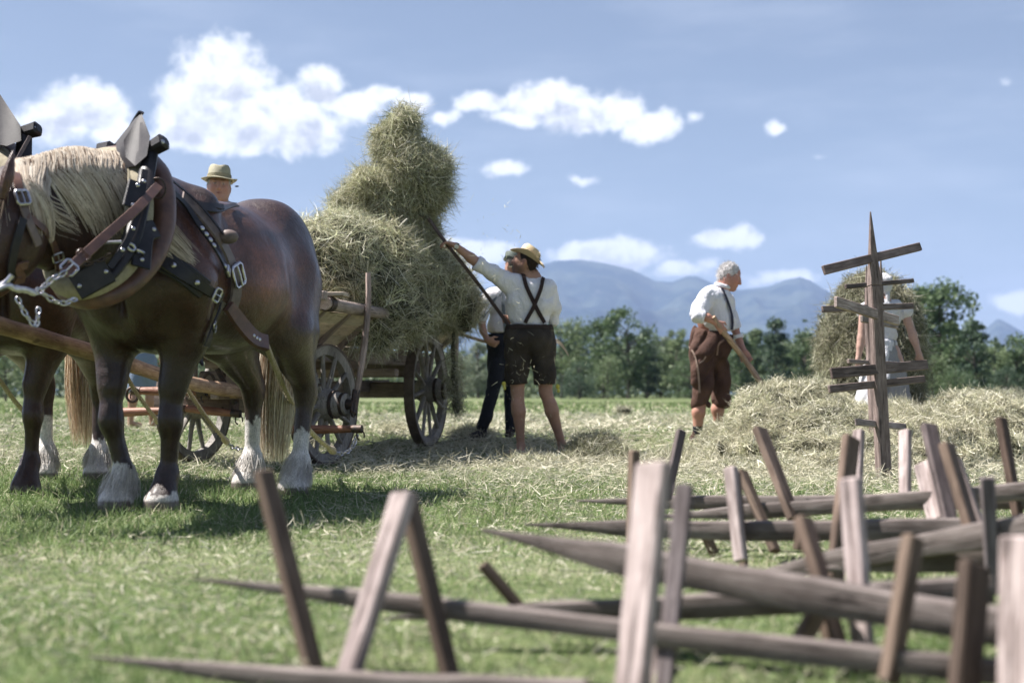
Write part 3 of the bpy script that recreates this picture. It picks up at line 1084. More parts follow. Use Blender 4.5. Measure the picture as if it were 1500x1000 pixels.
def horse_body(Hf, g, hd, tone, socks, seed, h=0.014):
    """Hf(s,t,z): horse frame to place; g: dict of leg joints in that frame; hd: neck and head joints in place coordinates"""
    fw = nrm(Hf(1, 0, 0) - Hf(0, 0, 0)); lf = nrm(Hf(0, 1, 0) - Hf(0, 0, 0)); up = A(0, 0, 1)
    MM = np.stack([fw, lf, up], 1)
    pts = [Hf(-.6, -.5, 0), Hf(-.6, .5, 0), Hf(1.8, -.5, 0), Hf(1.8, .5, 0), hd['poll'], hd['muzzle'], hd['neck1']]
    lo = np.min(pts, 0) - .25; hi = np.max(pts, 0) + .25
    lo[2] = -0.02; hi[2] = 1.95
    f = Field(lo, hi, h)
    E = lambda s, t, z, r, k=.08: f.ell(Hf(s, t, z), r, k, MM)
    # trunk
    E(.09, 0, 1.24, (.36, .28, .385), .05)
    E(.06, .09, 1.22, (.28, .165, .365), .08)
    E(.06, -.09, 1.22, (.28, .165, .365), .08)
    E(.56, 0, 1.17, (.60, .35, .38), .12)
    E(.62, 0, 1.08, (.50, .36, .31), .10)
    E(1.12, 0, 1.16, (.36, .30, .42), .10)
    E(1.08, 0, 1.36, (.28, .15, .235), .10)
    E(1.30, 0, 1.06, (.20, .27, .28), .08)
    E(1.42, .10, 1.08, (.10, .13, .19), .06)
    E(1.42, -.10, 1.08, (.10, .13, .19), .06)
    for sd, side in ((1, 'l'), (-1, 'r')):
        # shoulder blade and upper arm
        el, kn, fe, ho = (g['f' + side][k] for k in ('elbow', 'knee', 'fetlock', 'hoof'))
        f.cone(Hf(1.02, .16 * sd, 1.45), Hf(1.28, .21 * sd, 1.08), .10, .15, .08)
        f.cone(Hf(1.28, .21 * sd, 1.08), Hf(*el), .16, .112, .08)
        f.cone(Hf(*el) + A(0, 0, .10), Hf(*kn) + A(0, 0, .07), .104, .052, .06)
        f.cone(Hf(el[0] - .03, el[1], el[2] - .02), Hf(kn[0] - .01, kn[1], kn[2] + .16), .085, .055, .05)
        f.ell(Hf(*kn), (.068, .058, .085), .03, MM)
        f.cone(Hf(*kn), Hf(*fe), .047, .037, .03)
        f.cone(Hf(kn[0] - .03, kn[1], kn[2] - .05), Hf(fe[0] - .03, fe[1], fe[2] + .03), .03, .03, .02)
        f.ell(Hf(*fe), (.056, .052, .055), .03, MM)
        f.cone(Hf(*fe), Hf(ho[0], ho[1], .085), .055, .062, .02)
        # hoof and feather
        f.cone(Hf(ho[0] - .01, ho[1], .085), Hf(ho[0] + .015, ho[1], .035), .066, .083, .012)
        f.cone(Hf(ho[0] + .015, ho[1], .035), Hf(ho[0] + .015, ho[1], 0.0), .083, .088, .01)
        # quarters
        st, hk, fe, ho = (g['h' + side][k] for k in ('stifle', 'hock', 'fetlock', 'hoof'))
        hp = (g['h' + side]['hip'])
        f.cone(Hf(*hp), Hf(*st), .20, .145, .10)
        f.cone(Hf(hp[0] - .14, hp[1], hp[2] - .02), Hf(st[0] - .18, st[1], st[2] + .02), .14, .11, .08)
        f.cone(Hf(st[0] - .03, st[1], st[2]), Hf(hk[0] + .02, hk[1], hk[2] + .05), .15, .065, .06)
        f.cone(Hf(st[0] - .20, st[1], st[2]), Hf(hk[0] - .03, hk[1], hk[2] + .04), .10, .032, .05)
        f.ell(Hf(*hk), (.082, .06, .095), .035, MM)
        f.ell(Hf(hk[0] - .055, hk[1], hk[2] + .055), (.04, .035, .05), .03, MM)
        f.cone(Hf(*hk), Hf(*fe), .052, .042, .03)
        f.ell(Hf(*fe), (.07, .065, .062), .03, MM)
        f.cone(Hf(*fe), Hf(ho[0], ho[1], .085), .058, .066, .02)
        f.cone(Hf(ho[0] - .01, ho[1], .085), Hf(ho[0] + .015, ho[1], .035), .070, .086, .012)
        f.cone(Hf(ho[0] + .015, ho[1], .035), Hf(ho[0] + .015, ho[1], 0.0), .086, .09, .01)
    # flank hollow and crease behind the elbow
    f.ell(Hf(.30, .40, 1.22), (.12, .05, .16), .09, MM, sub=True)
    f.ell(Hf(.93, .40, 1.02), (.06, .05, .20), .08, MM, sub=True)
    f.ell(Hf(1.13, .36, .92), (.05, .05, .14), .06, MM, sub=True)
    f.ell(Hf(1.50, 0, 1.02), (.07, .035, .2), .06, MM, sub=True)
    # neck
    nd = nrm(hd['poll'] - hd['neck0']); side = nrm(np.cross(nd, up))
    f.chain([hd['neck0'], hd['neck1'], hd['neck2']], hd['nr'], .10, side, .55)
    f.chain([hd['neck0'] + A(0, 0, .03), hd['neck1'] + A(0, 0, .02), hd['neck2'] + A(0, 0, .02)], [r * .75 for r in hd['nr']], .08, side, .6)
    # head
    pl, mz = hd['poll'], hd['muzzle']
    ax = nrm(mz - pl); L = np.linalg.norm(mz - pl)
    hs = hd['side']; fr = nrm(np.cross(hs, ax))
    if fr[2] < 0: fr = -fr
    HM = np.stack([ax, hs, fr], 1)
    f.ell(pl + ax * L * .28 - fr * .05, (.22, .115, .17), .06, HM)
    f.cone(pl + ax * L * .25, mz - ax * .06, .115, .075, .06)
    f.ell(mz, (.10, .07, .085), .05, HM)
    f.ell(pl + ax * .19 - fr * .07, (.13, .10, .13), .05, HM)
    for sd in (1, -1):
        f.ell(pl + ax * L * .30 + hs * .10 * sd + fr * .07, (.05, .03, .035), .03, HM)
        f.ell(mz + hs * .05 * sd + fr * .03 + ax * .03, (.022, .016, .02), .02, HM, sub=True)
    V, Q = f.skin(3)
    N = vnormals(V, Q)
    # colours of the coat
    rel = V - Hf(0, 0, 0)
    S_ = rel @ fw; T_ = rel @ lf; Z = V[:, 2]
    n1 = vnoise(V, 3.2, seed, 3)[:, None]; n2 = vnoise(V, 9, seed + 4, 3)[:, None]; n3 = vnoise(V, 60, seed + 9, 2)[:, None]
    dark, mid, red = (A(*c) for c in tone)
    w = np.clip(0.5 + 0.9 * n1, 0, 1)
    col = dark * (1 - w) + mid * w
    barrel = np.exp(-((S_ - .55) / .42) ** 2 - ((Z - 1.17) / .20) ** 2)[:, None] * np.clip(.8 + .9 * n2, 0, 1.2)
    barrel = np.clip(barrel, 0, 1)
    col = col * (1 - barrel) + red * barrel
    sh = np.exp(-((S_ - 1.2) / .2) ** 2 - ((Z - 1.22) / .22) ** 2)[:, None] * .6
    col = col * (1 - sh) + (red * .7 + dark * .3) * sh
    col = col * (1 + .22 * n3)
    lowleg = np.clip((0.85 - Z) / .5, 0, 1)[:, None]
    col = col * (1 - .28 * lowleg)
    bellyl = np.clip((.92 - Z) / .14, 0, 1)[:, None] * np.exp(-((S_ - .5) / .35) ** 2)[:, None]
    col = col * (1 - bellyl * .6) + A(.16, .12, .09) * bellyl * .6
    white = A(.66, .62, .58)
    for key, zt in socks.items():
        j = g[key]
        ho = Hf(*j['hoof']); ft = Hf(*j['fetlock'])
        c0 = (ho + ft) / 2
        r = np.linalg.norm((V - c0)[:, :2], axis=1)
        edge = zt + .035 * vnoise(V, 22, seed + 2, 2) + .02 * vnoise(V * A(1, 1, .2), 70, seed + 3, 1)
        m = ((r < .16) & (Z < edge))[:, None]
        wc = white * (1 + .12 * n2 + .10 * n3)
        dirt = np.clip((.10 - Z) / .08 + .4 * n2[:, 0], 0, 1)[:, None]
        wc = wc * (1 - .45 * dirt) + A(.30, .24, .18) * dirt * .45
        col = np.where(m, wc, col)
    hoofm = (Z < .045 + .012 * n2[:, 0]) & True
    col = np.where(hoofm[:, None], A(.13, .105, .085) * (1 + .3 * n2), col)
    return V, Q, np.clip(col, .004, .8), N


def hairs(roots, paths_fn, n, W, seg, cols, name, parent, rng):
    pass


def strand_sheet(P_, W, cols, rng, side_hint=None):
    """P_ (n,k,3) polylines -> ribbons of width W tapering to the tips"""
    n, k, _ = P_.shape
    T = np.gradient(P_, axis=1)
    s = np.cross(T, side_hint if side_hint is not None else rng.normal(size=(n, 1, 3)))
    s /= np.linalg.norm(s, axis=2)[..., None] + 1e-9
    w = (W * rng.uniform(.5, 1.3, n))[:, None] * np.linspace(1, .15, k)[None] ** .6 * .5
    V = np.zeros((n, k, 2, 3))
    V[:, :, 0] = P_ - s * w[..., None]; V[:, :, 1] = P_ + s * w[..., None]
    q = np.array([[j * 2, j * 2 + 1, j * 2 + 3, j * 2 + 2] for j in range(k - 1)])
    Q = (np.arange(n)[:, None, None] * k * 2 + q[None]).reshape(-1, 4)
    C = np.repeat(cols, k * 2, 0)
    return V.reshape(-1, 3), Q, C


def tail(root, tip, width, n, rng, lift=.1):
    t = np.linspace(0, 1, 12)
    root = np.asarray(root); tip = np.asarray(tip)
    a = rng.uniform(0, 6.28, n); r = np.sqrt(rng.random(n))
    ex = np.stack([np.cos(a) * r, np.sin(a) * r * .7, a * 0], 1)
    prof = np.interp(t, [0, .12, .45, .8, 1], [.10, .5, .9, 1.0, .75]) * width
    L = rng.uniform(.72, 1.03, n)
    P_ = root + (tip - root) * (t[None, :, None] * L[:, None, None]) + ex[:, None, :] * prof[None, :, None]
    P_[:, :, 1] += (np.sin(np.minimum(t * 3, 1.57)) * lift)[None]
    ph = rng.uniform(0, 6.28, n)
    P_[:, :, 0] += .012 * np.sin(t[None] * 9 + ph[:, None]) * t[None]
    g = rng.random((n, 1))
    c = (1 - g) * A(.72, .61, .47) + g * A(.95, .88, .77)
    c[rng.random(n) < .15] = A(.30, .17, .10)
    return strand_sheet(P_, .006, c, rng)


# ---- the near horse
RM = A(-1.36, 7.94, 0)
hw = nrm(A(-.385, -1.19, 0)); hl = A(-hw[1], hw[0], 0)
def HN(s, t, z):
    return RM + hw * s + hl * t + A(0, 0, z)

G1 = {
    'fl': dict(elbow=(1.19, .19, .84), knee=(1.23, .13, .43), fetlock=(1.21, .10, .165), hoof=(1.25, .10, 0)),
    'fr': dict(elbow=(1.20, -.20, .84), knee=(1.27, -.17, .43), fetlock=(1.24, -.12, .165), hoof=(1.29, -.12, 0)),
    'hl': dict(hip=(.10, .13, 1.16), stifle=(.26, .22, .88), hock=(.00, .23, .56), fetlock=(.08, .23, .175), hoof=(.14, .23, 0)),
    'hr': dict(hip=(.10, -.13, 1.16), stifle=(.18, -.20, .88), hock=(-.20, -.20, .56), fetlock=(-.18, -.20, .175), hoof=(-.13, -.20, 0)),
}
hd1 = dict(neck0=P(190, 322, 6.55), neck1=P(115, 318, 6.22), neck2=P(28, 315, 5.92), nr=[.285, .25, .20],
           poll=P(5, 290, 5.80), muzzle=P(-62, 462, 5.55), side=nrm(A(.50, -.86, .05)))
TONE = ((.022, .0082, .0052), (.050, .019, .0125), (.27, .098, .055))
V1, Q1, C1, N1 = horse_body(HN, G1, hd1, TONE, {'fr': .225, 'hl': .34, 'hr': .40, 'fl': .085}, 3)
near = thing('horse', HN(.6, 0, 0), 'near dark bay draught horse in harness with blond mane, whole body in view', 'horse', 'pair of draught horses')
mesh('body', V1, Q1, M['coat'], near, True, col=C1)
R1 = Ray(V1, Q1)
RNGH = np.random.default_rng(21)


def mane(crest, hs_drop, n, parent, R, cvec, rng, ray_off=.012):
    """strands fall from the crest line over the near side of the neck, lying on its surface"""
    cr = spline(crest, 200)
    u = rng.random(n)
    roots = cr[(u * 199).astype(int)] + rng.normal(size=(n, 3)) * .012
    k = 9
    P_ = np.zeros((n, k, 3))
    L = rng.uniform(.35, 1.15, n) * np.interp(u, *hs_drop) * (1 + .22 * np.sin(u * 37) * np.sin(u * 91 + 1))
    drift = rng.uniform(1.15, 1.6, n) * (.6 + .4 * u)
    lock = (u * 26).astype(int)
    lockd = np.random.default_rng(3).normal(size=40)[lock] * .22
    t = np.linspace(0, 1, k)
    for j in range(k):
        q = roots.copy()
        q[:, 2] -= L * t[j] * .93
        q += cvec[None] * (L * (drift + lockd) * t[j])[:, None]
        P_[:, j] = q
    # pull every point onto the neck's surface
    for i in range(n):
        lift = ray_off * .6 + rng.random() * .018
        for j in range(k):
            h = R.t.find_nearest(Vector(P_[i, j]) + (Vector((0, -.02, .03)) if j == 0 else Vector((.05, -.10, .02)) if j == 1 else Vector((.10, -.22, 0))))
            if h[0] is not None:
                nn = Vector(h[1])
                P_[i, j] = np.array(h[0] + nn * lift)
    P_[:, 1:-1] = .25 * P_[:, :-2] + .5 * P_[:, 1:-1] + .25 * P_[:, 2:]
    g = np.clip(rng.random((n, 1)) * .7 + .3 * (np.sin(u * 60)[:, None] * .5 + .5), 0, 1)
    lk = np.random.default_rng(5).random(60)[(u * 55).astype(int)][:, None]
    g = np.clip(g * .6 + lk * .5, 0, 1)
    c = (1 - g) * A(.36, .26, .18) + g * A(.90, .80, .67)
    c[rng.random(n) < .14] = A(.14, .09, .06)
    hint = np.broadcast_to(A(.45, -.9, .15), (n, 1, 3))
    V, Q, C = strand_sheet(P_, .0048, c, rng, hint)
    return mesh('mane', V, Q, M['hair'], parent, True, col=C)


mane([P(30, 243, 5.88), P(52, 232, 5.98), P(95, 224, 6.13), P(150, 230, 6.35), P(186, 238, 6.52)], ([0, .3, .8, 1], [.26, .34, .34, .28]), 5200, near, R1, A(.62, .25, 0), RNGH)
# forelock hanging over the brow and the loose hair behind the collar
def tuft(pa, pb, n, parent, name, spread=.02, W=.006, cols=(A(.34, .25, .18), A(.82, .72, .60)), rng=RNGH, sag=.0):
    pa = np.asarray(pa); pb = np.asarray(pb); k = 7
    t = np.linspace(0, 1, k)
    o1 = rng.normal(size=(n, 3)) * spread * .5; o2 = rng.normal(size=(n, 3)) * spread
    P_ = pa + o1[:, None] + ((pb - pa) + (o2 - o1)[:, None]) * t[None, :, None]
    P_[:, :, 2] -= (np.sin(t * math.pi) * sag)[None]
    g = rng.random((n, 1))
    V, Q, C = strand_sheet(P_, W, (1 - g) * cols[0] + g * cols[1], rng)
    return mesh(name, V, Q, M['hair'], parent, True, col=C)


tuft(P(6, 262, 5.70), P(-8, 330, 5.62), 80, near, 'forelock', .03)
V, Q, C = tail(HN(-.30, -.06, 1.28), P(400, 672, 8.45), .115, 1500, RNGH, .0)
mesh('tail', V, Q, M['hair'], near, True, col=C)
# feather on the white feet
def feather(Hf, g, key, white, parent, rng):
    j = g[key]; fe = Hf(*j['fetlock']); ho = Hf(j['hoof'][0], j['hoof'][1], .05)
    n = 520
    a = rng.uniform(0, 6.28, n)
    st = fe + np.stack([np.cos(a) * .050, np.sin(a) * .050, rng.uniform(-.08, .05, n)], 1)
    en = ho + np.stack([np.cos(a) * .080, np.sin(a) * .080, rng.uniform(-.01, .05, n)], 1)
    t = np.linspace(0, 1, 6)[None, :, None]
    P_ = st[:, None] * (1 - t) + en[:, None] * t
    P_ += np.sin(t * math.pi) * np.stack([np.cos(a), np.sin(a), a * 0], 1)[:, None] * .015
    g_ = rng.random((n, 1))
    c = (A(.50, .46, .42) * (1 - g_) + A(.74, .70, .65) * g_) if white else (A(.03, .018, .015) * (1 - g_) + A(.09, .05, .035) * g_)
    return strand_sheet(P_ + rng.normal(size=(n, 1, 3)) * t * .012, .0035, c, rng)


def feathers(Hf, G, whites, parent, rng):
    for key in whites:
        V, Q, C = feather(Hf, G, key, key in whites, parent, rng)
        mesh('foot_feather', V, Q, M['hair'], parent, True, col=C)


feathers(HN, G1, ('fr', 'hl', 'hr'), near, RNGH)


def ear(base, tip, out, w, parent, rng):
    """a leaf shaped, cupped ear"""
    base = np.asarray(base); tip = np.asarray(tip); d = tip - base
    sd = nrm(np.cross(d, out)); V = []
    prof = [(.0, .55), (.2, .9), (.45, 1.0), (.7, .72), (.88, .38), (1.0, .04)]
    m = 9
    for t, r in prof:
        for k in range(m):
            a = math.pi * (k / (m - 1)) * 1.5 - math.pi * .75
            V.append(base + d * t + sd * math.sin(a) * w * r - np.asarray(out) * math.cos(a) * w * r * .7)
    n0 = len(V)
    V += [v * 1.0 + (base + d * .5 - v) * .06 for v in V]
    Fc = []
    for i in range(len(prof) - 1):
        for k in range(m - 1):
            a = i * m + k
            Fc.append((a, a + 1, a + m + 1, a + m)); Fc.append((a + n0, a + n0 + m, a + n0 + m + 1, a + n0 + 1))
    for i in range(len(prof) - 1):
        for k in (0, m - 1):
            a = i * m + k
            Fc.append((a, a + m, a + m + n0, a + n0) if k == 0 else (a + n0, a + m + n0, a + m, a))
    c = np.tile(A(.085, .035, .022), (len(V), 1)); c[n0:] = A(.03, .015, .012)
    return mesh('ear', V, Fc, M['coat'], parent, True, col=c)


ear(P(2, 292, 5.60), P(19, 220, 5.62), nrm(A(-.9, -.3, 0)), .042, near, RNGH)
ear(P(-26, 280, 5.86), P(-34, 222, 5.88), nrm(A(-.9, -.3, 0)), .042, near, RNGH)
# ------------------------------------------------------------ harness
def buckle(c, nrm_, along, w, h, mat='steel', thick=.006):
    """rectangular frame with a tongue"""
    mb = MB()
    n = nrm(nrm_); a = nrm(np.asarray(along) - n * np.dot(along, n)); b = np.cross(n, a)
    pts = [c + a * h * i + b * w * j for i, j in ((-.5, -.5), (-.5, .5), (.5, .5), (.5, -.5))]
    pts = [p + n * thick * .5 for p in pts]
    mid = []
    for i in range(4):
        p, q = pts[i], pts[(i + 1) % 4]
        mid += [p * .88 + q * .12, p * .5 + q * .5, p * .12 + q * .88]
    mid.append(mid[0]); mid.append(mid[1])
    mb.tube(mid, thick, 8, cap=False)
    mb.tube([c - a * h * .5 + n * thick, c + n * thick * 1.6, c + a * h * .52 + n * thick * 1.5], thick * .6, 6)
    return mb


def rivet_mb(mb, c, n, r=.010):
    mb.lathe([(r * 1.15, 0), (r, r * .35), (r * .6, r * .6), (.0001, r * .7)], c, n, 10)


def chain_mb(pts, link=.038, r=.0045, wide=.013):
    """interlocked links along a polyline"""
    pts = np.asarray(pts, float)
    seg = np.linalg.norm(np.diff(pts, axis=0), axis=1); L = seg.sum()
    n = max(2, int(L / (link * .72)))
    s = np.concatenate([[0], np.cumsum(seg)])
    q = np.stack([np.interp(np.linspace(0, L, n), s, pts[:, k]) for k in range(3)], 1)
    mb = MB()
    for i in range(n):
        d = nrm(q[min(i + 1, n - 1)] - q[max(i - 1, 0)])
        u = nrm(np.cross(d, A(0, 1, .2))); v = np.cross(d, u)
        e = nrm(u + v) if i % 2 else nrm(u - v)
        ring = []
        for k in range(11):
            a = 2 * math.pi * k / 10
            ring.append(q[i] + d * math.cos(a) * link * .5 + e * math.sin(a) * wide)
        mb.tube(ring, r, 6, cap=False)
    return mb


def rope_mb(pts, r, n=60, twist=None):
    """three strands laid round one another"""
    c = spline(pts, n)
    L = np.linalg.norm(np.diff(c, axis=0), axis=1).sum()
    N = int(max(40, L / (r * 1.1)))
    c = spline(pts, N)
    T = np.gradient(c, axis=0); T /= np.linalg.norm(T, axis=1)[:, None]
    u = np.cross(T, A(0, 0, 1)); u /= np.linalg.norm(u, axis=1)[:, None] + 1e-9; v = np.cross(T, u)
    mb = MB()
    for k in range(3):
        a = np.arange(N) * .55 + k * 2.094
        mb.tube(c + (u * np.cos(a)[:, None] + v * np.sin(a)[:, None]) * r * .5, r * .62, 5)
    return mb


def collar(parent, ring, ring2, mats=('leather_brown', 'felt')):
    """stuffed collar: closed roll through ring, a felt lining behind"""
    c = spline(list(ring) + [ring[0]], 64)
    mb = MB(); mb.tube(c, .055 + .012 * np.sin(np.linspace(0, 6.28, 64) + 2), 14, cap=False)
    o = mb.build('collar_roll', M[mats[0]], parent, True)
    c = spline(list(ring2) + [ring2[0]], 64)
    mb = MB(); mb.tube(c, .05, 12, cap=False)
    mb.build('collar_lining', M[mats[1]], parent, True)
    return o


def rivets(o, p, nn, ks, r=.009, t=.006, mat='steel'):
    for k in ks:
        mb = MB(); rivet_mb(mb, p[k] + nn[k] * t, nn[k], r)
        mb.build('rivet', M[mat], o, True)


# -------- near horse
def PL(l):
    return [P(*a) for a in l]


harness = thing('harness', HN(.9, 0, 1.2), 'black and brown leather harness with collar on the near dark horse', 'harness', 'harness of the two horses')
ringA = PL([(206, 232, 6.60), (232, 262, 6.42), (240, 310, 6.34), (236, 350, 6.28), (216, 392, 6.20), (176, 426, 6.10), (128, 438, 6.05), (95, 420, 6.20), (85, 360, 6.50), (105, 290, 6.75), (150, 240, 6.80)])
ringB = PL([(188, 232, 6.52), (204, 262, 6.34), (208, 310, 6.22), (200, 350, 6.14), (184, 386, 6.06), (150, 412, 5.98), (112, 422, 5.95), (84, 405, 6.1), (75, 350, 6.4), (95, 285, 6.65), (140, 236, 6.7)])
collar(harness, ringA, ringB)
# hames: two long shaped timbers in black leather standing on the collar
def hame(pts, w, parent, knob):
    mb = MB()
    c = spline(pts, 24)
    mb.tube(c, np.interp(np.linspace(0, 1, 24), [0, .15, .6, 1], [.034, .036, .042, .022]) * w, 10, flat=.6)
    o = mb.build('hame', M['leather_black'], parent, True)
    mb = MB()
    a, b = knob
    mb.beam(a, b, .062, .058, up=(.2, .3, 1), bev=.012, taper=1.12)
    tp = mb.build('hame_tip', M['leather_black'], parent, False)
    n_ = nrm(A(.45, -.85, .1))
    mb = MB(); mb.lathe([(.012, .0), (.010, .006), (.001, .009)], np.asarray(a) * .3 + np.asarray(b) * .7 + n_ * .033, n_, 10); mb.build('rivet', M['steel'], tp, True)
    return o


hm = hame(PL([(222, 216, 6.36), (216, 250, 6.28), (206, 300, 6.15), (192, 350, 6.05), (168, 395, 5.97), (130, 425, 5.93)]), 1.0, harness, (P(216, 222, 6.36), P(243, 206, 6.33)))
hame(PL([(158, 222, 6.85), (140, 250, 6.78), (105, 300, 6.6), (88, 360, 6.4), (100, 415, 6.1)]), .9, harness, (P(166, 216, 6.85), P(146, 222, 6.9)))
# the tall leather housing rising to a point
mb = MB()
top = P(207, 165, 6.62)
low = PL([(181, 206, 6.42), (184, 230, 6.34), (198, 243, 6.28), (215, 228, 6.26), (220, 200, 6.34)])
V = low + [top] + [p + A(-.05, .05, 0) for p in low] + [top + A(-.02, .03, 0)]
mb.add(V, [(0, 1, 5), (1, 2, 5), (2, 3, 5), (3, 4, 5), (7, 6, 11), (8, 7, 11), (9, 8, 11), (10, 9, 11), (6, 0, 5, 11), (4, 10, 11, 5), (0, 6, 7, 1), (1, 7, 8, 2), (2, 8, 9, 3), (3, 9, 10, 4)])
mb.build('collar_peak', M['leather_dull'], harness, True)
mb = MB()
mb.tube(spline(PL([(207, 164, 6.62), (199, 176, 6.64), (186, 198, 6.68), (170, 214, 6.74), (156, 228, 6.8)]), 14), .018, 8, flat=.5)
mb.build('peak_edge', M['leather_black'], harness, True)
mb = MB()
mb.strap(spline(PL([(186, 218, 6.46), (191, 245, 6.36), (191, 280, 6.24), (185, 325, 6.12)]), 12), A(.5, -.85, 0), .034, .01)
mb.build('collar_flap', M['felt'], harness, True)
# leather plates beside the hame
for pts, w in (([(202, 268, 6.10), (193, 305, 6.04)], .085), ([(228, 335, 6.16), (212, 345, 6.1), (206, 392, 6.02)], .085), ([(160, 395, 5.93), (110, 422, 5.88)], .11), ([(212, 250, 6.22), (205, 300, 6.1), (187, 352, 5.99), (160, 392, 5.93)], .03)):
    mb = MB(); mb.strap(spline(PL(pts), 10), A(.5, -.85, .1), w, .009)
    o = mb.build('leather_plate', M['leather_black'], harness, True)
    q = spline(PL(pts), 10); rivets(o, q, np.tile(nrm(A(.5, -.85, .1)), (10, 1)), (1, 8) if w > .05 else (1, 3, 5, 7), .009, .009)
# little hame chain with toggle
mb = chain_mb(spline(PL([(158, 375, 5.92), (140, 384, 5.9), (118, 388, 5.88)]), 10), .03, .004, .009); mb.build('hame_chain', M['iron'], harness, True)
mb = MB(); mb.tube(PL([(146, 356, 5.93), (178, 354, 5.95)]), .007, 8); mb.build('toggle', M['steel'], harness, True)

def lay(name, pix, w, mat, off=.012, n=16, t=.006, parent=harness, R=R1, Yd=None):
    p, nn = R.line(pix, n, off, Yd)
    mb = MB(); mb.strap(p, nn, w, t)
    return mb.build(name, M[mat], parent, True), p, nn


o, p, nn = lay('trace_tug', [(210, 368), (240, 384), (275, 408), (312, 432)], [.085] * 8 + [.075, .068, .06, .055, .05, .05, .05, .05], 'leather_black', .03, t=.012)
rivets(o, p, nn, (7, 11), .012, .012)
b = buckle(p[14] + nn[14] * .012, nn[14], p[15] - p[12], .06, .045); b.build('buckle', M['steel'], o, True)
b = buckle(p[0] + nn[0] * .008, nn[0], p[1] - p[0], .12, .05, thick=.009); b.build('tug_ring', M['steel'], o, True)
mb = chain_mb(PL([(192, 362, 6.0), (204, 368, 6.02), (212, 376, 6.08)]), .04, .006, .014); mb.build('hame_shackle', M['steel'], o, True)
o, p, nn = lay('tug_pad', [(222, 378), (262, 398), (295, 422)], .10, 'leather_black', .018, t=.01)
# saddle strap over the back with the big square buckle
o, p, nn = lay('back_strap', [(262, 290), (285, 310), (312, 345), (330, 380), (341, 412), (338, 440), (330, 458)], .075, 'leather_grey', .016, 22, .01)
b = buckle(p[13] + nn[13] * .016, nn[13], p[15] - p[11], .085, .105, thick=.009); b.build('square_buckle', M['steel'], o, True)
mb = MB(); mb.ball(p[8] + nn[8] * .02 + A(.015, 0, .02), (.05, .025, .035), 8); mb.build('pad_boss', M['leather_grey'], o, True)
o, p, nn = lay('rein_strap', [(244, 285), (268, 308), (293, 345), (312, 378), (323, 402)], .034, 'leather_black', .022, 18, .008)
rivets(o, p, nn, (8, 9, 10, 11, 15), .011, .008)
mb = MB(); mb.box(p[16] + nn[16] * .014, (.035, .022, .008), np.stack([nrm(p[17] - p[15]), np.cross(nn[16], nrm(p[17] - p[15])), nn[16]], 1)); mb.build('brass_plate', M['steel'], o)
o, p, nn = lay('narrow_strap', [(240, 270), (262, 288), (290, 312), (318, 350)], .014, 'leather_black', .03, 16, .005)
# lower trace running off the belly to the rope
tr = spline(PL([(333, 448, 6.70), (352, 474, 6.78), (372, 496, 6.86), (387, 500, 6.93)])[:3] + [P(389, 503, 6.93)], 14)
mb = MB(); mb.strap(tr, nrm(A(.45, -.85, .35)), np.interp(np.linspace(0, 1, 14), [0, .2, 1], [.06, .075, .085]), .022)
o = mb.build('trace_strap', M['leather_brown'], harness, True)
rivets(o, tr, np.tile(nrm(A(.45, -.85, .35)), (14, 1)), (8, 9, 10), .010, .022)
o, p, nn = lay('girth_strap', [(322, 440), (314, 455), (305, 480), (298, 505)], .04, 'leather_black', .014, 12, .007)
gp = spline(PL([(304, 483, 6.75), (297, 505, 6.77), (293, 525, 6.8), (297, 536, 6.8)]), 10)
mb = MB(); mb.strap(gp, A(.8, -.55, 0), [.034] * 6 + [.03, .026, .02, .01], .007); mb.build('girth_end', M['leather_black'], harness, True)
b = buckle(p[7] + nn[7] * .008, nn[7], p[8] - p[6], .05, .03, thick=.005); b.build('buckle', M['steel'], harness, True)
# straps over the loins towards the driver
for a_ in ([(270, 290), (292, 303), (322, 304)], [(285, 306), (308, 310), (345, 305)]):
    lay('loin_strap', a_, .03, 'leather_black', .012, 14, .006)
# brass ring on top of the collar with wire
mb = MB(); th = np.linspace(0, 6.28, 18)
cc = P(231, 276, 6.25)
mb.tube([cc + A(math.cos(a) * .035, -.2 * math.sin(a) * .03, math.sin(a) * .045) for a in th], .004, 6, cap=False); mb.build('rein_ring', M['iron'], harness, True)
# rein with its chain
rn = spline(PL([(232, 272, 6.22), (200, 306, 6.00), (150, 350, 5.78), (110, 386, 5.62), (92, 402, 5.55)]), 30)
mb = MB(); mb.strap(rn, nrm(A(.45, -.85, .25)), .042, .007); rein = mb.build('rein', M['leather_brown'], harness, True)
b = buckle(rn[24] + A(0, -.01, 0), nrm(A(.45, -.85, .25)), rn[26] - rn[22], .055, .05); b.build('buckle', M['steel'], rein, True)
b = buckle(rn[19] + A(0, -.01, 0), nrm(A(.45, -.85, .25)), rn[20] - rn[18], .05, .03, thick=.004); b.build('keeper', M['leather_brown'], rein, True)
bridle = thing('bridle', P(20, 380, 5.6), 'leather bridle with bright chains on the head of the near dark horse', 'bridle')
chain_mb(spline(PL([(92, 401, 5.54), (72, 412, 5.50), (55, 428, 5.46), (30, 424, 5.42), (8, 418, 5.38), (-20, 412, 5.35)]), 20), .036, .0048, .011).build('chain', M['steel'], bridle, True)
chain_mb(spline(PL([(58, 426, 5.46), (75, 438, 5.50), (92, 444, 5.53), (108, 439, 5.58)]), 20), .032, .0042, .010).build('chain', M['steel'], bridle, True)
chain_mb(spline(PL([(27, 440, 5.42), (35, 456, 5.43), (45, 470, 5.44), (53, 476, 5.46), (56, 455, 5.47)]), 20), .028, .0038, .009).build('chain', M['steel'], bridle, True)
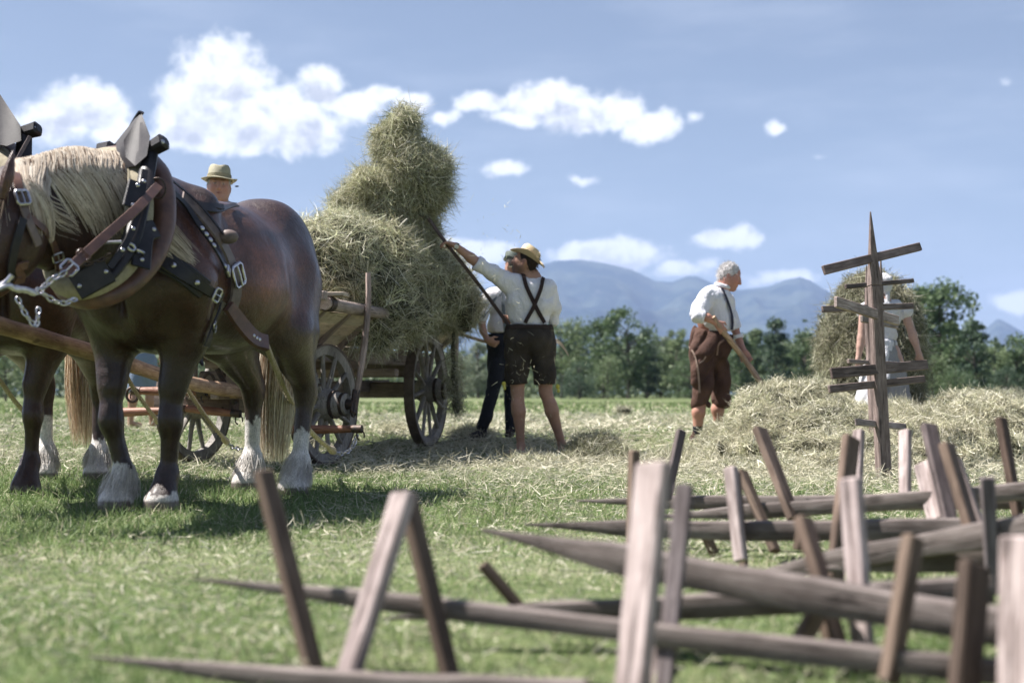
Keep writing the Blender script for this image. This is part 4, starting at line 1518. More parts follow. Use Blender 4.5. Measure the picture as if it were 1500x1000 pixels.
mb = MB(); mb.tube(spline(PL([(-5, 424, 5.34), (12, 418, 5.36), (22, 423, 5.38), (38, 424, 5.40), (52, 430, 5.42)]), 16), [.011] * 16, 8); mb.build('curb_bit', M['steel'], bridle, True)
mb = MB(); mb.tube(spline(PL([(18, 403, 5.36), (10, 412, 5.36), (-4, 424, 5.35)]), 8), .010, 8); mb.build('curb_shank', M['steel'], bridle, True)
for nm, pix, w, mt in (('cheek_strap', [(27, 288), (34, 315), (44, 340), (51, 358)], .036, 'leather_grey'), ('throat_latch', [(36, 318), (56, 334), (74, 355), (80, 372), (86, 400)], .028, 'leather_brown'),
                       ('cheek_piece', [(31, 322), (22, 350), (14, 380), (10, 402)], .034, 'leather_black'), ('nose_band', [(18, 405), (38, 407), (58, 410), (75, 412)], .036, 'leather_brown'),
                       ('crown_strap', [(22, 262), (25, 275), (28, 290)], .034, 'leather_brown'), ('lip_strap', [(10, 405), (4, 430), (2, 450)], .026, 'leather_black')):
    p, nn = R1.line(pix, 12, .016, 5.6)
    mb = MB(); mb.strap(p, nn, w, .007); o = mb.build(nm, M[mt], bridle, True)
    if nm == 'cheek_strap':
        buckle(p[1] + nn[1] * .012, nn[1], p[3] - p[0], .05, .06, thick=.007).build('buckle', M['steel'], o, True)
    if nm == 'throat_latch':
        buckle(p[8] + nn[8] * .01, nn[8], p[9] - p[7], .045, .04, thick=.005).build('buckle', M['steel'], o, True)
# traces: plaited ropes
def rope(name, pts, r, label, chain=None, group='plaited rope traces of the horses'):
    t = thing(name, pts[len(pts) // 2] * A(1, 1, 0), label, 'rope', group)
    rope_mb(pts, r).build('cord', M['rope'], t, True)
    if chain is not None:
        chain_mb(spline(chain, 12), .045, .006, .014).build('chain', M['steel'], t, True)
    mb = MB(); mb.tube(spline([pts[-2] * .25 + pts[-1] * .75, pts[-2] * .1 + pts[-1] * .9, pts[-1]], 5), [r, r * 1.7, r * 1.8, r * 1.5, r], 8)
    mb.build('knot', M['rope'], t, True)
    return t


rope('trace_rope', PL([(388, 502, 6.95), (402, 535, 7.5), (425, 585, 8.3), (455, 632, 9.2), (490, 662, 9.9)]), .016, 'pale rope trace from the near horse\'s belly down to the chain beside the front wheel',
     PL([(490, 662, 9.9), (503, 664, 10.0), (516, 655, 10.1), (522, 640, 10.15)]))
rope('trace_rope', PL([(266, 556, 8.1), (282, 582, 8.5), (305, 615, 9.1), (333, 648, 9.8)]), .014, 'plaited rope trace slanting down behind the near horse\'s left front leg',
     PL([(333, 648, 9.8), (342, 656, 9.9), (352, 657, 10.0)]))
rope('trace_rope', PL([(178, 538, 8.6), (195, 568, 9.0), (214, 595, 9.4), (232, 618, 9.9)]), .014, 'plaited rope trace seen between the two front legs of the near horse')
rope('trace_rope', PL([(-30, 520, 7.6), (0, 558, 8.0), (22, 588, 8.5), (44, 612, 9.1), (66, 626, 9.6)]), .014, 'plaited rope trace hanging beside the outer leg of the left horse',
     PL([(66, 626, 9.6), (74, 630, 9.7)]))

# ------------------------------------------------------------ far horse
RM2 = A(-2.86, 9.10, 0)
hw2 = nrm(A(.10, -1.25, 0)); hl2 = A(-hw2[1], hw2[0], 0)
def HF(s, t, z):
    z = z * 1.02
    return RM2 + hw2 * s + hl2 * t + A(0, 0, z)

G2 = {
    'fl': dict(elbow=(1.17, .19, .84), knee=(1.20, .10, .43), fetlock=(1.17, .08, .165), hoof=(1.22, .07, 0)),
    'fr': dict(elbow=(1.17, -.20, .84), knee=(1.22, -.19, .43), fetlock=(1.20, -.18, .165), hoof=(1.25, -.18, 0)),
    'hl': dict(hip=(.06, .17, 1.16), stifle=(.22, .20, .88), hock=(-.14, .19, .56), fetlock=(-.10, .19, .175), hoof=(-.05, .19, 0)),
    'hr': dict(hip=(.06, -.17, 1.16), stifle=(.20, -.20, .88), hock=(-.10, -.15, .56), fetlock=(-.06, -.13, .175), hoof=(-.01, -.13, 0)),
}
hd2 = dict(neck0=P(-20, 330, 7.6), neck1=P(-90, 285, 7.15), neck2=P(-150, 240, 6.85), nr=[.30, .26, .21],
           poll=P(-170, 215, 6.75), muzzle=P(-260, 390, 6.3), side=nrm(A(.9, -.4, 0)))
TONE2 = ((.028, .012, .008), (.070, .028, .018), (.13, .055, .036))
V2, Q2, C2, N2 = horse_body(HF, G2, hd2, TONE2, {'hl': .27, 'hr': .40}, 13, .018)
far = thing('horse', HF(.6, 0, 0), 'reddish brown draught horse at the left edge, mostly hidden behind the near dark horse', 'horse', 'pair of draught horses')
mesh('body', V2, Q2, M['coat'], far, True, col=C2)
V, Q, C = tail(HF(-.40, 0, 1.32), HF(-.33, .05, .22), .13, 1400, RNGH, .05)
mesh('tail', V, Q, M['hair'], far, True, col=C * A(1.05, .97, .88))
feathers(HF, G2, ('hl', 'hr'), far, RNGH)
R2 = Ray(V2, Q2)
mane([P(-150, 190, 6.8), P(-110, 200, 7.0), P(-60, 215, 7.25), P(-10, 235, 7.6)], ([0, 1], [.3, .3]), 500, far, R2, A(.5, .2, 0), RNGH)
ear(P(-165, 215, 6.7), P(-160, 160, 6.7), nrm(A(-.6, -.6, 0)), .042, far, RNGH)
ear(P(-190, 215, 6.8), P(-196, 160, 6.8), nrm(A(-.6, -.6, 0)), .042, far, RNGH)
h2 = thing('harness', HF(1.2, 0, 1.2), 'black leather collar and hame on the left horse, rising at the picture\'s left edge', 'harness', 'harness of the two horses')
collar(h2, PL([(12, 225, 7.35), (40, 262, 7.2), (45, 320, 7.1), (30, 390, 7.0), (-20, 430, 6.95), (-80, 420, 7.1), (-110, 340, 7.4), (-90, 250, 7.6), (-40, 215, 7.55)]),
       PL([(0, 228, 7.25), (22, 262, 7.1), (26, 320, 7.0), (14, 380, 6.9), (-30, 415, 6.85), (-85, 405, 7.0), (-115, 340, 7.3), (-95, 250, 7.5), (-50, 218, 7.45)]))
hame(PL([(36, 190, 7.25), (34, 240, 7.15), (30, 300, 7.0), (16, 360, 6.9), (-20, 405, 6.85)]), 1.15, h2, (P(30, 196, 7.25), P(58, 188, 7.22)))
mb = MB()
top = P(0, 138, 7.3); low = PL([(-34, 178, 7.4), (-30, 206, 7.3), (10, 214, 7.1), (31, 206, 7.12), (30, 184, 7.18)])
V = low + [top] + [p + A(-.05, .06, 0) for p in low] + [top + A(-.02, .03, 0)]
mb.add(V, [(0, 1, 5), (1, 2, 5), (2, 3, 5), (3, 4, 5), (7, 6, 11), (8, 7, 11), (9, 8, 11), (10, 9, 11), (6, 0, 5, 11), (4, 10, 11, 5), (0, 6, 7, 1), (1, 7, 8, 2), (2, 8, 9, 3), (3, 9, 10, 4)])
mb.build('collar_peak', M['leather_dull'], h2, True)
mb = MB(); mb.strap(spline(PL([(44, 200, 7.1), (30, 225, 7.05), (20, 245, 7.0)]), 8), A(.4, -.9, 0), .018, .005); mb.build('hame_strap', M['leather_grey'], h2, True)
# ------------------------------------------------------------ hay wagon
WH = nrm(A(-.254, -.967, 0)); WL = A(-WH[1], WH[0], 0)
W0 = A(-1.39, 13.65, 0)
def W(s, t, z):
    p = W0 + WH * s + WL * t
    return p + A(0, 0, z + (float(gz(0, p[1])) if z < .3 else 0.03 * max(0, 1 - s / 2.5)))


WCOL = [(1.25, 1.2, 1.15), (1.0, 1.0, 1.0), (.8, .78, .76), (1.1, 1.0, .9)]
wagon = thing('hay_wagon', W(1.24, 0, 0), 'old wooden ladder sided farm wagon with spoked wheels, loaded with hay behind the horses', 'wagon')


def wheel(c, axle, r, width, parent, nsp=12):
    """spoked wagon wheel: c centre, axle points outward"""
    ax = nrm(axle); x = A(0, 0, 1); y = nrm(np.cross(ax, x))
    holder = bpy.data.objects.new('wheel', None); holder.empty_display_size = .1
    # the rim is the wheel part, tyre, hub and spokes hang from it
    fd = .085
    mb = MB()
    mb.lathe([(r - .012, -width / 2), (r - .012, width / 2), (r - fd, width / 2 - .012), (r - fd, -width / 2 + .012), (r - .012, -width / 2)], c, ax, 64, xdir=x)
    bpy.data.objects.remove(holder)
    rim = mb.build('wheel', M['wheelwood'], parent, False)
    mb = MB()
    mb.lathe([(r, -width / 2 - .004), (r, width / 2 + .004), (r - .014, width / 2 + .004), (r - .014, -width / 2 - .004), (r, -width / 2 - .004)], c, ax, 64, xdir=x)
    mb.build('tyre', M['tyre'], rim, False)
    mb = MB()
    mb.lathe([(.001, -.16), (.07, -.16), (.085, -.10), (.12, -.05), (.125, .05), (.10, .10), (.085, .20), (.075, .21), (.045, .21), (.045, .19), (.001, .19)], c, ax, 28, xdir=x)
    mb.build('hub', M['wheelwood'], rim, True)
    for h0 in (-.12, .09, .17):
        mb = MB(); rr = .10 if h0 < .1 else .092
        rr = .092 if h0 < 0 else (.112 if h0 < .1 else .092)
        mb.lathe([(rr - .02, h0), (rr, h0), (rr, h0 + .025), (rr - .02, h0 + .025)], c, ax, 28, xdir=x); mb.build('hub_band', M['iron'], rim, True)
    mb = MB(); mb.lathe([(.001, .27), (.035, .27), (.04, .19), (.04, .17)], c, ax, 14, xdir=x); mb.build('axle_end', M['iron'], rim, True)
    for k in range(nsp):
        a = 2 * math.pi * k / nsp + .13
        d = x * math.cos(a) + y * math.sin(a)
        mb = MB()
        mb.tube([c + d * .10 - ax * .0, c + d * (r * .45) + ax * .012, c + d * (r - fd + .01) + ax * .02], [.030, .024, .021], 8, flat=.8)
        mb.build('spoke', M['wheelwood'], rim, True)
    return rim


M['wheelwood'] = wood('wheel_timber', (0.20, 0.18, 0.165), (0.36, 0.335, 0.31))
M['tyre'] = simple('wheel_tyre', (0.10, 0.075, 0.065), (0.17, 0.13, 0.11), rough=.75, scale=14, bs=.5, metal=.25)
SA = math.radians(22.5)
FH = A(-math.sin(SA), -math.cos(SA), 0); FL = A(math.cos(SA), -math.sin(SA), 0)
FC = A(-2.02, 11.30, 0)
for sd in (1, -1):
    wheel(FC + FL * .60 * sd + A(0, 0, .47), FL * sd, .47, .085, wagon, 12)
    c = W(0, .60 * sd, 0); c[2] = gz(0, c[1]) + .54
    wheel(c, WL * sd, .54, .085, wagon, 12)

def timber(name, a, b, w, h, mat='timber', up=(0, 0, 1), col=(1, 1, 1), par=None, taper=1.0):
    mb = MB(); mb.beam(a, b, w, h, up=up, bev=min(w, h) * .12, col=col, taper=taper)
    return mb.build(name, M[mat], par or wagon, False, use_col=True)


# undercarriage
timber('front_axle', FC - FL * .50 + A(0, 0, .47), FC + FL * .50 + A(0, 0, .47), .13, .14, col=(.8, .75, .7))
timber('front_bolster', FC - FL * .52 + A(0, 0, .66), FC + FL * .52 + A(0, 0, .66), .14, .15, col=(.9, .85, .8))
timber('bolster_top', FC - FL * .46 + A(0, -.02, .80), FC + FL * .46 + A(0, -.02, .80), .13, .09, col=(1.15, 1.1, 1.0))
timber('rear_axle', W(0, -.50, .56), W(0, .50, .56), .14, .15, col=(.75, .7, .66))
timber('rear_bolster', W(0, -.52, .76), W(0, .52, .76), .14, .16, col=(.8, .75, .7))
timber('perch', W(-.5, 0, .60), W(2.6, 0, .58), .11, .11, col=(.8, .75, .7))
timber('hound', FC + FL * .12 + FH * -.4 + A(0, 0, .56), FC + FL * .10 + FH * .75 + A(0, 0, .56), .08, .10, col=(1.1, 1, .95))
timber('hound', FC - FL * .12 + FH * -.4 + A(0, 0, .56), FC - FL * .10 + FH * .75 + A(0, 0, .56), .08, .10, col=(1.1, 1, .95))
timber('cross_rail', W(.9, -.55, .72), W(.9, .62, .72), .09, .07, col=(1.15, 1.05, .95))
timber('cross_rail', W(1.7, -.55, .78), W(1.7, .62, .78), .09, .07, col=(1.15, 1.05, .95))
timber('side_beam', W(-.6, .42, .83), W(3.1, .42, .86), .09, .10, col=(1.1, 1.05, 1))
timber('side_beam', W(-.6, -.42, .83), W(3.1, -.42, .86), .09, .10, col=(1.1, 1.05, 1))
for k in range(5):
    t0 = -.37 + k * .165
    timber('floor_board', W(-.7, t0, .91), W(3.25, t0, .93), .155, .025, 'board', col=(.8 + .07 * (k % 3),) * 3)
# flared ladders: boards inside, rungs and rails outside
for sd in (1, -1):
    mb = MB(); mb.tube(spline([W(-.9, .80 * sd, 1.22), W(.8, .80 * sd, 1.20), W(2.2, .81 * sd, 1.21), W(3.05, .81 * sd, 1.22)], 16), np.linspace(.042, .050, 16), 10, col=(1.2, 1.15, 1.1))
    mb.build('ladder_rail', M['timber'], wagon, True, use_col=True)
    mb = MB(); mb.tube(spline([W(2.93, .81 * sd, 1.22), W(3.02, .81 * sd, 1.22)], 3), .058, 12); mb.build('rail_band', M['iron'], wagon, True)
    nn = nrm(WL * sd * .62 + A(0, 0, -.78))
    for k in range(3):
        f0 = .15 + k * .30
        a = W(-.85, (.45 + .34 * f0) * sd, .94 + .26 * f0); b = W(3.1, (.45 + .34 * f0) * sd, .94 + .26 * f0)
        timber('side_board', a, b, .125, .022, 'board', up=nn, col=(.95 + .08 * (k % 2), .93, .86))
    for s_ in np.linspace(-.6, 2.95, 8):
        timber('ladder_rung', W(s_, .44 * sd, .88), W(s_, .80 * sd, 1.21), .045, .03, up=WH, col=(.9, .85, .8))
    # props from the axle ends up past the rail
    for (s_, z0, sx) in ((2.35, .42, 1), (-.02, .62, 0)):
        a = (FC + FL * .86 * sd + A(0, 0, .40)) if sx else W(s_, .86 * sd, z0)
        b = W(s_ - .02, .88 * sd, 1.22); c = W(s_ - .05, .87 * sd, 1.50)
        mb = MB(); mb.tube(spline([a, (a + b) / 2 + WL * .012 * sd, b, c], 12), [.024, .028, .032, .034, .036, .036, .035, .034, .032, .03, .03, .028], 8, flat=.75, col=(1.25, 1.15, 1.1))
        o = mb.build('prop', M['timber'], wagon, True, use_col=True)
        mb = MB(); mb.tube([a + (b - a) * .0, a + (b - a) * .22], .032, 8); mb.build('prop_iron', M['iron'], o, True)
        mb = MB(); th = np.linspace(0, 6.28, 14); q = a + (b - a) * .03
        mb.tube([q + WH * .05 * math.cos(v) + A(0, 0, 1) * .05 * math.sin(v) for v in th], .009, 6, cap=False); mb.build('prop_ring', M['iron'], o, True)
timber('plank', W(3.0, -.1, 1.30), W(2.92, .93, 1.29), .16, .03, 'board', col=(.9, .85, .82))
timber('cross_bar', W(3.12, -.85, 1.27), W(3.12, .85, 1.27), .07, .07, col=(1.1, 1.05, 1))
timber('seat_board', W(3.2, -.55, 1.32), W(3.2, .30, 1.32), .30, .03, 'board', col=(.9, .85, .8))
timber('seat_post', W(3.12, -.45, .90), W(3.12, -.45, 1.31), .06, .06)
timber('seat_post', W(3.12, .25, .90), W(3.12, .25, 1.31), .06, .06)
timber('foot_board', W(3.45, -.5, .95), W(3.45, .25, .95), .28, .03, 'board', col=(.8, .75, .7))
timber('foot_rail', W(2.9, -.45, .92), W(3.6, -.45, .93), .06, .06)
timber('foot_rail', W(2.9, .22, .92), W(3.6, .22, .93), .06, .06)

# draught pole with iron, evener and swingletrees
pe = [A(-2.05, 11.05, .56), A(-2.16, 9.4, .63), A(-2.30, 7.6, .79), A(-2.42, 6.2, .90), A(-2.50, 5.2, .97)]
mb = MB(); q = spline(pe, 40); mb.tube(q, np.interp(np.linspace(0, 1, 40), [0, .2, 1], [.056, .046, .038]) * (1 + .05 * np.sin(np.arange(40) * 1.7)), 12, col=(1.1, 1, .95))
dp = mb.build('draught_pole', M['pole'], wagon, True, use_col=True)
mb = MB(); mb.tube([q[27] , q[28]], .052, 12); mb.build('pole_band', M['iron'], dp, True)
def bar(name, a, b, r, par, mat='reddish'):
    mb = MB(); a = np.asarray(a); b = np.asarray(b)
    mb.tube(spline([a, (a * 3 + b) / 4, (a + b) / 2, (a + 3 * b) / 4, b], 12), np.interp(np.linspace(0, 1, 12), [0, .5, 1], [r * .8, r * 1.15, r * .8]), 10)
    o = mb.build(name, M[mat], par, True)
    for e, d in ((a, b), (b, a)):
        mb = MB(); u = nrm(d - e); mb.tube([e - u * .012, e + u * .06], r * 1.0, 10); mb.build('end_iron', M['iron'], o, True)
        th = np.linspace(-1.3, 3.6, 12); c = e + A(0, 0, -.045)
        mb = MB(); mb.tube([c + nrm(A(u[0], u[1], 0)) * .03 * math.cos(v) + A(0, 0, 1) * .035 * math.sin(v) for v in th], .006, 6); mb.build('end_hook', M['iron'], o, True)
    return o


bar('swingletree', P(372, 630, 10.35), P(528, 628, 10.1), .030, wagon)
bar('swingletree', P(120, 606, 10.7), P(250, 601, 10.45), .030, wagon)
bar('evener', P(196, 572, 10.75), P(300, 574, 10.6), .032, wagon)
bar('evener', P(262, 597, 10.8), P(350, 606, 10.7), .03, wagon)
timber('splinter_bar', P(262, 566, 10.9), P(352, 574, 10.7), .10, .10, 'pole', col=(.9, .85, .8))
timber('draw_bar', P(268, 592, 11.05), P(345, 594, 10.9), .14, .12, col=(.6, .5, .45))
for (a, b) in (((318, 540, 10.8), (345, 592, 10.8)), ((330, 535, 11), (318, 600, 11))):
    mb = MB(); mb.tube(PL([a, b]), .02, 8); mb.build('drawbar_iron', M['iron'], wagon, True)
mb = MB(); th = np.linspace(0, 6.28, 18); c = P(306, 568, 10.6)
mb.tube([c + A(math.cos(v) * .04, 0, math.sin(v) * .055 + .05) for v in th], .011, 8, cap=False); mb.build('draw_ring', M['iron'], wagon, True)
mb = MB(); c = P(194, 578, 10.6)
mb.tube([c + A(math.cos(v) * .045, 0, math.sin(v) * .055) for v in th], .010, 8, cap=False); mb.build('evener_ring', M['iron'], wagon, True)
mb = MB(); mb.tube(spline(PL([(325, 596, 10.8), (330, 607, 10.8), (338, 604, 10.8), (340, 594, 10.8)]), 12), .011, 8); mb.build('draw_hook', M['iron'], wagon, True)
# iron brackets on the front wheel side
mb = MB(); mb.tube(PL([(452, 566, 10.8), (470, 563, 10.85)]), .012, 8); mb.build('brake_rod', M['iron'], wagon, True)
# ------------------------------------------------------------ hay
def blobs_field(blobs, h, zmin=None, amp=.05, nsc=5.0, seed=1, k=.12):
    """blobs: (px, py, Y, half width px, half height px, half depth m)"""
    B = []
    for (px, py, Y, hw_, hh_, dm) in blobs:
        B.append((P(px, py, Y), A(hw_ * Y / F, dm, hh_ * Y / F)))
    lo = np.min([c - r for c, r in B], 0) - .15; hi = np.max([c + r for c, r in B], 0) + .15
    f = Field(lo, hi, h)
    for c, r in B:
        f.ell(c, r, k)
    f.wrinkle(lambda X: -amp * vnoise(X, nsc, seed, 3) - amp * .5 * np.abs(vnoise(X, nsc * 2.6, seed + 5, 2)) + amp * .25, reach=.06 + amp * 1.6)
    V, Q = f.skin(1)
    return V, Q


HAYC = [A(.36, .355, .25), A(.58, .55, .42), A(.80, .77, .65), A(.20, .205, .13), A(.52, .44, .30)]


def hay_thing(name, label, cat, V, Q, n, L=(.08, .22), W=.0045, lift=.35, green=.3, seed=1, group=None, flyaway=.04, zcut=None, bright=1.0, droop=.25):
    rng = np.random.default_rng(seed)
    if zcut is not None:
        zc = gz(V[:, 0], V[:, 1]) - .03
        keepf = (V[Q][:, :, 2] > zc[Q]).any(1)
        Q = Q[keepf]
    base = A(V[:, 0].mean(), V[:, 1].mean(), V[:, 2].min())
    t = thing(name, base, label, cat, group)
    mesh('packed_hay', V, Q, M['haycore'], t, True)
    # strands lie in wisps: every wisp has its own lie, depth and tone
    per = 14
    nc = n // per
    pc, nrc = sample_surface(V, Q, nc, rng)
    tc = rng.normal(size=(nc, 3)); tc -= nrc * (tc * nrc).sum(1)[:, None]
    tc /= np.linalg.norm(tc, axis=1)[:, None]
    flow = np.stack([vnoise(pc, 2.2, seed + 40, 2), vnoise(pc, 2.2, seed + 41, 2), vnoise(pc, 2.2, seed + 42, 2) - .25], 1) * 1.3
    tc = tc + flow + nrc * rng.normal(.12, lift * .6, (nc, 1))
    raise_ = rng.normal(.008, .022, (nc, 1))
    ci = np.repeat(np.arange(nc), per); n = len(ci)
    sp_ = rng.normal(size=(n, 3)) * .032
    nr = nrc[ci]
    sp_ -= nr * (sp_ * nr).sum(1)[:, None] * .7
    p = pc[ci] + sp_ + nr * raise_[ci]
    d = tc[ci] + rng.normal(size=(n, 3)) * .42 + nr * .1
    tone = rng.normal(0, .20, (nc, 1))[ci]
    fl = rng.random(n) < flyaway
    d[fl] = d[fl] * .5 + nr[fl] * 1.3
    Ls = rng.uniform(L[0], L[1], n); Ls[fl] *= .9
    start = p - nr * rng.uniform(-.004, .02, (n, 1)) - d / np.linalg.norm(d, axis=1)[:, None] * (Ls * .4)[:, None]
    start += nr * .012
    Vr, Qr, m = ribbons(start, d, Ls, W * rng.uniform(.5, 1.4, n), curl=1.1, seg=4, droop=droop, rng=rng)
    if zcut is not None:
        Vr[:, 2] = np.maximum(Vr[:, 2], gz(Vr[:, 0], Vr[:, 1]) + .003)
    g = np.clip(.5 + .9 * vnoise(p, 3.0, seed + 7, 3), 0, 1)[:, None]
    r = rng.random((n, 1))
    c = HAYC[0] * (1 - r) + HAYC[1] * r
    c = np.where(rng.random((n, 1)) < .28, HAYC[2] * rng.uniform(.8, 1.1, (n, 1)), c)
    c = np.where(rng.random((n, 1)) < .27, HAYC[3], c)
    c = c * (1 - .25 * g) + HAYC[4] * .25 * g
    c = c * np.clip(1 + tone, .45, 1.5)
    gr = (rng.random((n, 1)) < green)
    c = np.where(gr, c * A(.93, 1.0, .88), c) * bright
    o = mesh('loose_strands', Vr, Qr, M['hay'], t, False, col=np.repeat(c, m, 0))
    o['kind'] = 'stuff'
    return t


# the load on the wagon, hanging over its rails
V, Q = blobs_field([(500, 372, 12.0, 62, 50, .55), (468, 372, 11.6, 40, 42, .4), (545, 400, 12.4, 90, 70, .75), (480, 410, 11.6, 40, 34, .35), (600, 420, 12.9, 78, 48, .75),
                    (560, 450, 11.95, 48, 52, .30), (590, 460, 12.2, 42, 38, .30), (515, 440, 11.75, 42, 44, .30), (648, 430, 13.2, 40, 42, .6), (668, 440, 13.0, 28, 28, .28), (628, 445, 12.7, 34, 26, .28),
                    (480, 400, 13.2, 120, 60, .7), (600, 435, 14.2, 85, 38, .6), (560, 372, 12.8, 60, 42, .5), (620, 395, 13, 45, 40, .5), (560, 500, 11.9, 28, 18, .12), (682, 465, 12.9, 14, 26, .14)], .035, amp=.11, nsc=4.0, seed=4, k=.15)
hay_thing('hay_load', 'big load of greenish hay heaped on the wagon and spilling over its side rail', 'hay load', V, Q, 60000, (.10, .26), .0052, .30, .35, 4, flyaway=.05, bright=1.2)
# thin trusses hanging from the load over the rear wheel
V, Q = blobs_field([(664, 522, 12.85, 4, 44, .04), (667, 565, 12.85, 4, 24, .04), (669, 592, 12.85, 6, 13, .04)], .02, amp=.03, nsc=10, seed=9, k=.05)
hay_thing('hanging_hay', 'thin truss of hay hanging down across the rear wheel of the wagon', 'hay', V, Q, 1900, (.05, .14), .004, .5, .3, 9, flyaway=.12, droop=.9)
# the forkful being lifted
V, Q = blobs_field([(592, 190, 12.5, 20, 32, .15), (580, 222, 12.5, 32, 34, .22), (602, 246, 12.5, 42, 42, .28), (620, 278, 12.5, 32, 42, .25), (545, 278, 12.5, 36, 28, .25), (515, 300, 12.5, 27, 16, .18), (582, 296, 12.5, 44, 32, .28),
                    (608, 334, 12.55, 28, 26, .2), (590, 356, 12.6, 30, 22, .25)], .022, amp=.11, nsc=5.0, seed=17, k=.06)
hay_thing('hay_bundle', 'shaggy forkful of hay held up against the sky on the straw hat man\'s pitchfork', 'hay bundle', V, Q, 34000, (.08, .28), .0046, .55, .45, 14, flyaway=.17, bright=1.05)
# the long mound on the right
V, Q = blobs_field([(1142, 602, 12.7, 64, 38, .8), (1185, 612, 12.7, 64, 40, 1.0), (1125, 630, 12.2, 66, 26, .8), (1260, 632, 12.8, 90, 32, 1.0), (1330, 640, 12.6, 80, 36, 1.0), (1425, 622, 12.8, 75, 44, .9),
                    (1480, 640, 12.6, 60, 34, .8), (1200, 655, 11.7, 110, 26, .9), (1110, 655, 11.6, 60, 18, .6), (1310, 670, 11.3, 110, 22, .9), (1430, 655, 12.0, 70, 24, .8), (1240, 690, 10.6, 90, 14, .7), (1530, 625, 13.4, 50, 30, .9)], .04, amp=.17, nsc=2.9, seed=24, k=.16)
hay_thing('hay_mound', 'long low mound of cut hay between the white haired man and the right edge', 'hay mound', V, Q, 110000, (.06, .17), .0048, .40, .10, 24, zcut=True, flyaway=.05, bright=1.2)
for (i, bl, n, lab) in ((0, [(872, 666, 12.0, 34, 24, .30), (896, 674, 11.8, 26, 16, .2), (845, 676, 11.9, 22, 12, .2)], 9000, 'small tuft of hay on the grass just right of the straw hat man\'s feet'),
                        (1, [(765, 690, 11.3, 52, 8, .3), (810, 690, 11.2, 40, 7, .3)], 4500, 'flat scatter of hay in front of the straw hat man\'s bare feet'),
                        (2, [(690, 640, 14.6, 34, 9, .4)], 2500, 'low hay heap by the boots of the man in dark trousers'),
                        (3, [(574, 636, 15.4, 24, 7, .3)], 1500, 'small brownish hay heap seen between the wheels of the wagon'),
                        (4, [(912, 601, 26, 13, 6, .3)], 700, 'tiny distant hay heap in the meadow midway between both working men'),
                        (5, [(1078, 650, 12.8, 50, 22, .5), (1040, 668, 12.4, 36, 9, .4)], 8000, 'loose hay heap round the ankles of the white haired man'),
                        (6, [(920, 704, 10.8, 64, 11, .5), (850, 700, 11.0, 54, 9, .4), (1000, 692, 11.2, 62, 14, .5)], 12000, 'thin trodden layer of hay in the middle of the meadow, before the pole stack'),
                        (7, [(1120, 700, 10.2, 90, 12, .6)], 8000, 'shallow bank of hay left of the upright pole rack\'s foot'),
                        (8, [(1490, 583, 20, 40, 8, .6)], 1600, 'far hay swath at the right edge, beyond the long mound')):
    V, Q = blobs_field(bl, .03, amp=.035, nsc=5, seed=50 + i, k=.08)
    hay_thing('hay_heap', lab, 'hay heap', V, Q, n, (.06, .17), .0052, .4, .25, 60 + i, zcut=True, group='small heaps of hay on the meadow', flyaway=.08, bright=.82 if i == 0 else 1.1)
# the covered stack behind the woman
V, Q = blobs_field([(1278, 457, 14.8, 50, 56, .42), (1264, 492, 14.8, 54, 58, .45), (1294, 490, 14.8, 50, 60, .45), (1260, 540, 14.8, 54, 66, .5), (1296, 540, 14.8, 50, 66, .5), (1276, 590, 14.8, 70, 50, .55)], .035, amp=.05, nsc=4, seed=33, k=.12)
hay_thing('haystack', 'tall dark rounded haystack standing behind the woman in the white blouse', 'haystack', V, Q, 30000, (.10, .26), .0060, .22, .35, 33, zcut=True, flyaway=.04, bright=.72, droop=.6)


# bits of hay in the air round the man with the fork
def flying():
    rng = np.random.default_rng(77)
    n = 150
    px = rng.normal(752, 42, n); py = rng.uniform(330, 640, n); Y = rng.uniform(11.6, 12.15, n)
    px[:30] = rng.uniform(650, 760, 30); py[:30] = rng.uniform(290, 400, 30)
    px[30:60] = rng.uniform(676, 700, 30); py[30:60] = rng.uniform(470, 620, 30)
    px[60:100] = rng.normal(762, 18, 40); py[60:100] = rng.uniform(500, 600, 40)
    p = np.stack([(px - 750) / F * Y, Y, CH - (py - HOR) / F * Y], 1)
    d = rng.normal(size=(n, 3))
    V, Q, m = ribbons(p, d, rng.uniform(.02, .085, n), rng.uniform(.0025, .005, n), curl=2.2, seg=5, rng=rng)
    c = A(.62, .60, .42) * rng.uniform(.7, 1.25, (n, 1))
    o = mesh('flying_hay', V, Q, M['hay'], None, False, col=np.repeat(c, m, 0))
    setp(o, kind='stuff')


flying()
# ------------------------------------------------------------ hay drying racks: pointed poles with boards through them
BR = np.random.default_rng(8)


def pole_mesh(a, b, r0, r1, par, mat='rack', n=26, tip=.35, wob=.006):
    a = np.asarray(a); b = np.asarray(b)
    L = np.linalg.norm(b - a)
    t = np.linspace(0, 1, n) ** 1.15
    c = a + (b - a) * t[:, None]
    ph = BR.uniform(0, 6.28, 2)
    c[:, 2] += wob * np.sin(t * 5 + ph[0]) - wob * math.sin(ph[0]) * (1 - t); c[:, 1] += wob * np.sin(t * 7 + ph[1])
    r = r0 + (r1 - r0) * t
    r = r * np.clip(.12 + (t * L / tip) * .88, 0, 1) * (1 + .05 * np.sin(t * 23 + ph[0]))
    mb = MB(); mb.tube(c, r, 12, flat=.92, col=(1, 1, 1), sq=4.5)
    return mb.build('pole', M[mat], par, True, use_col=True)


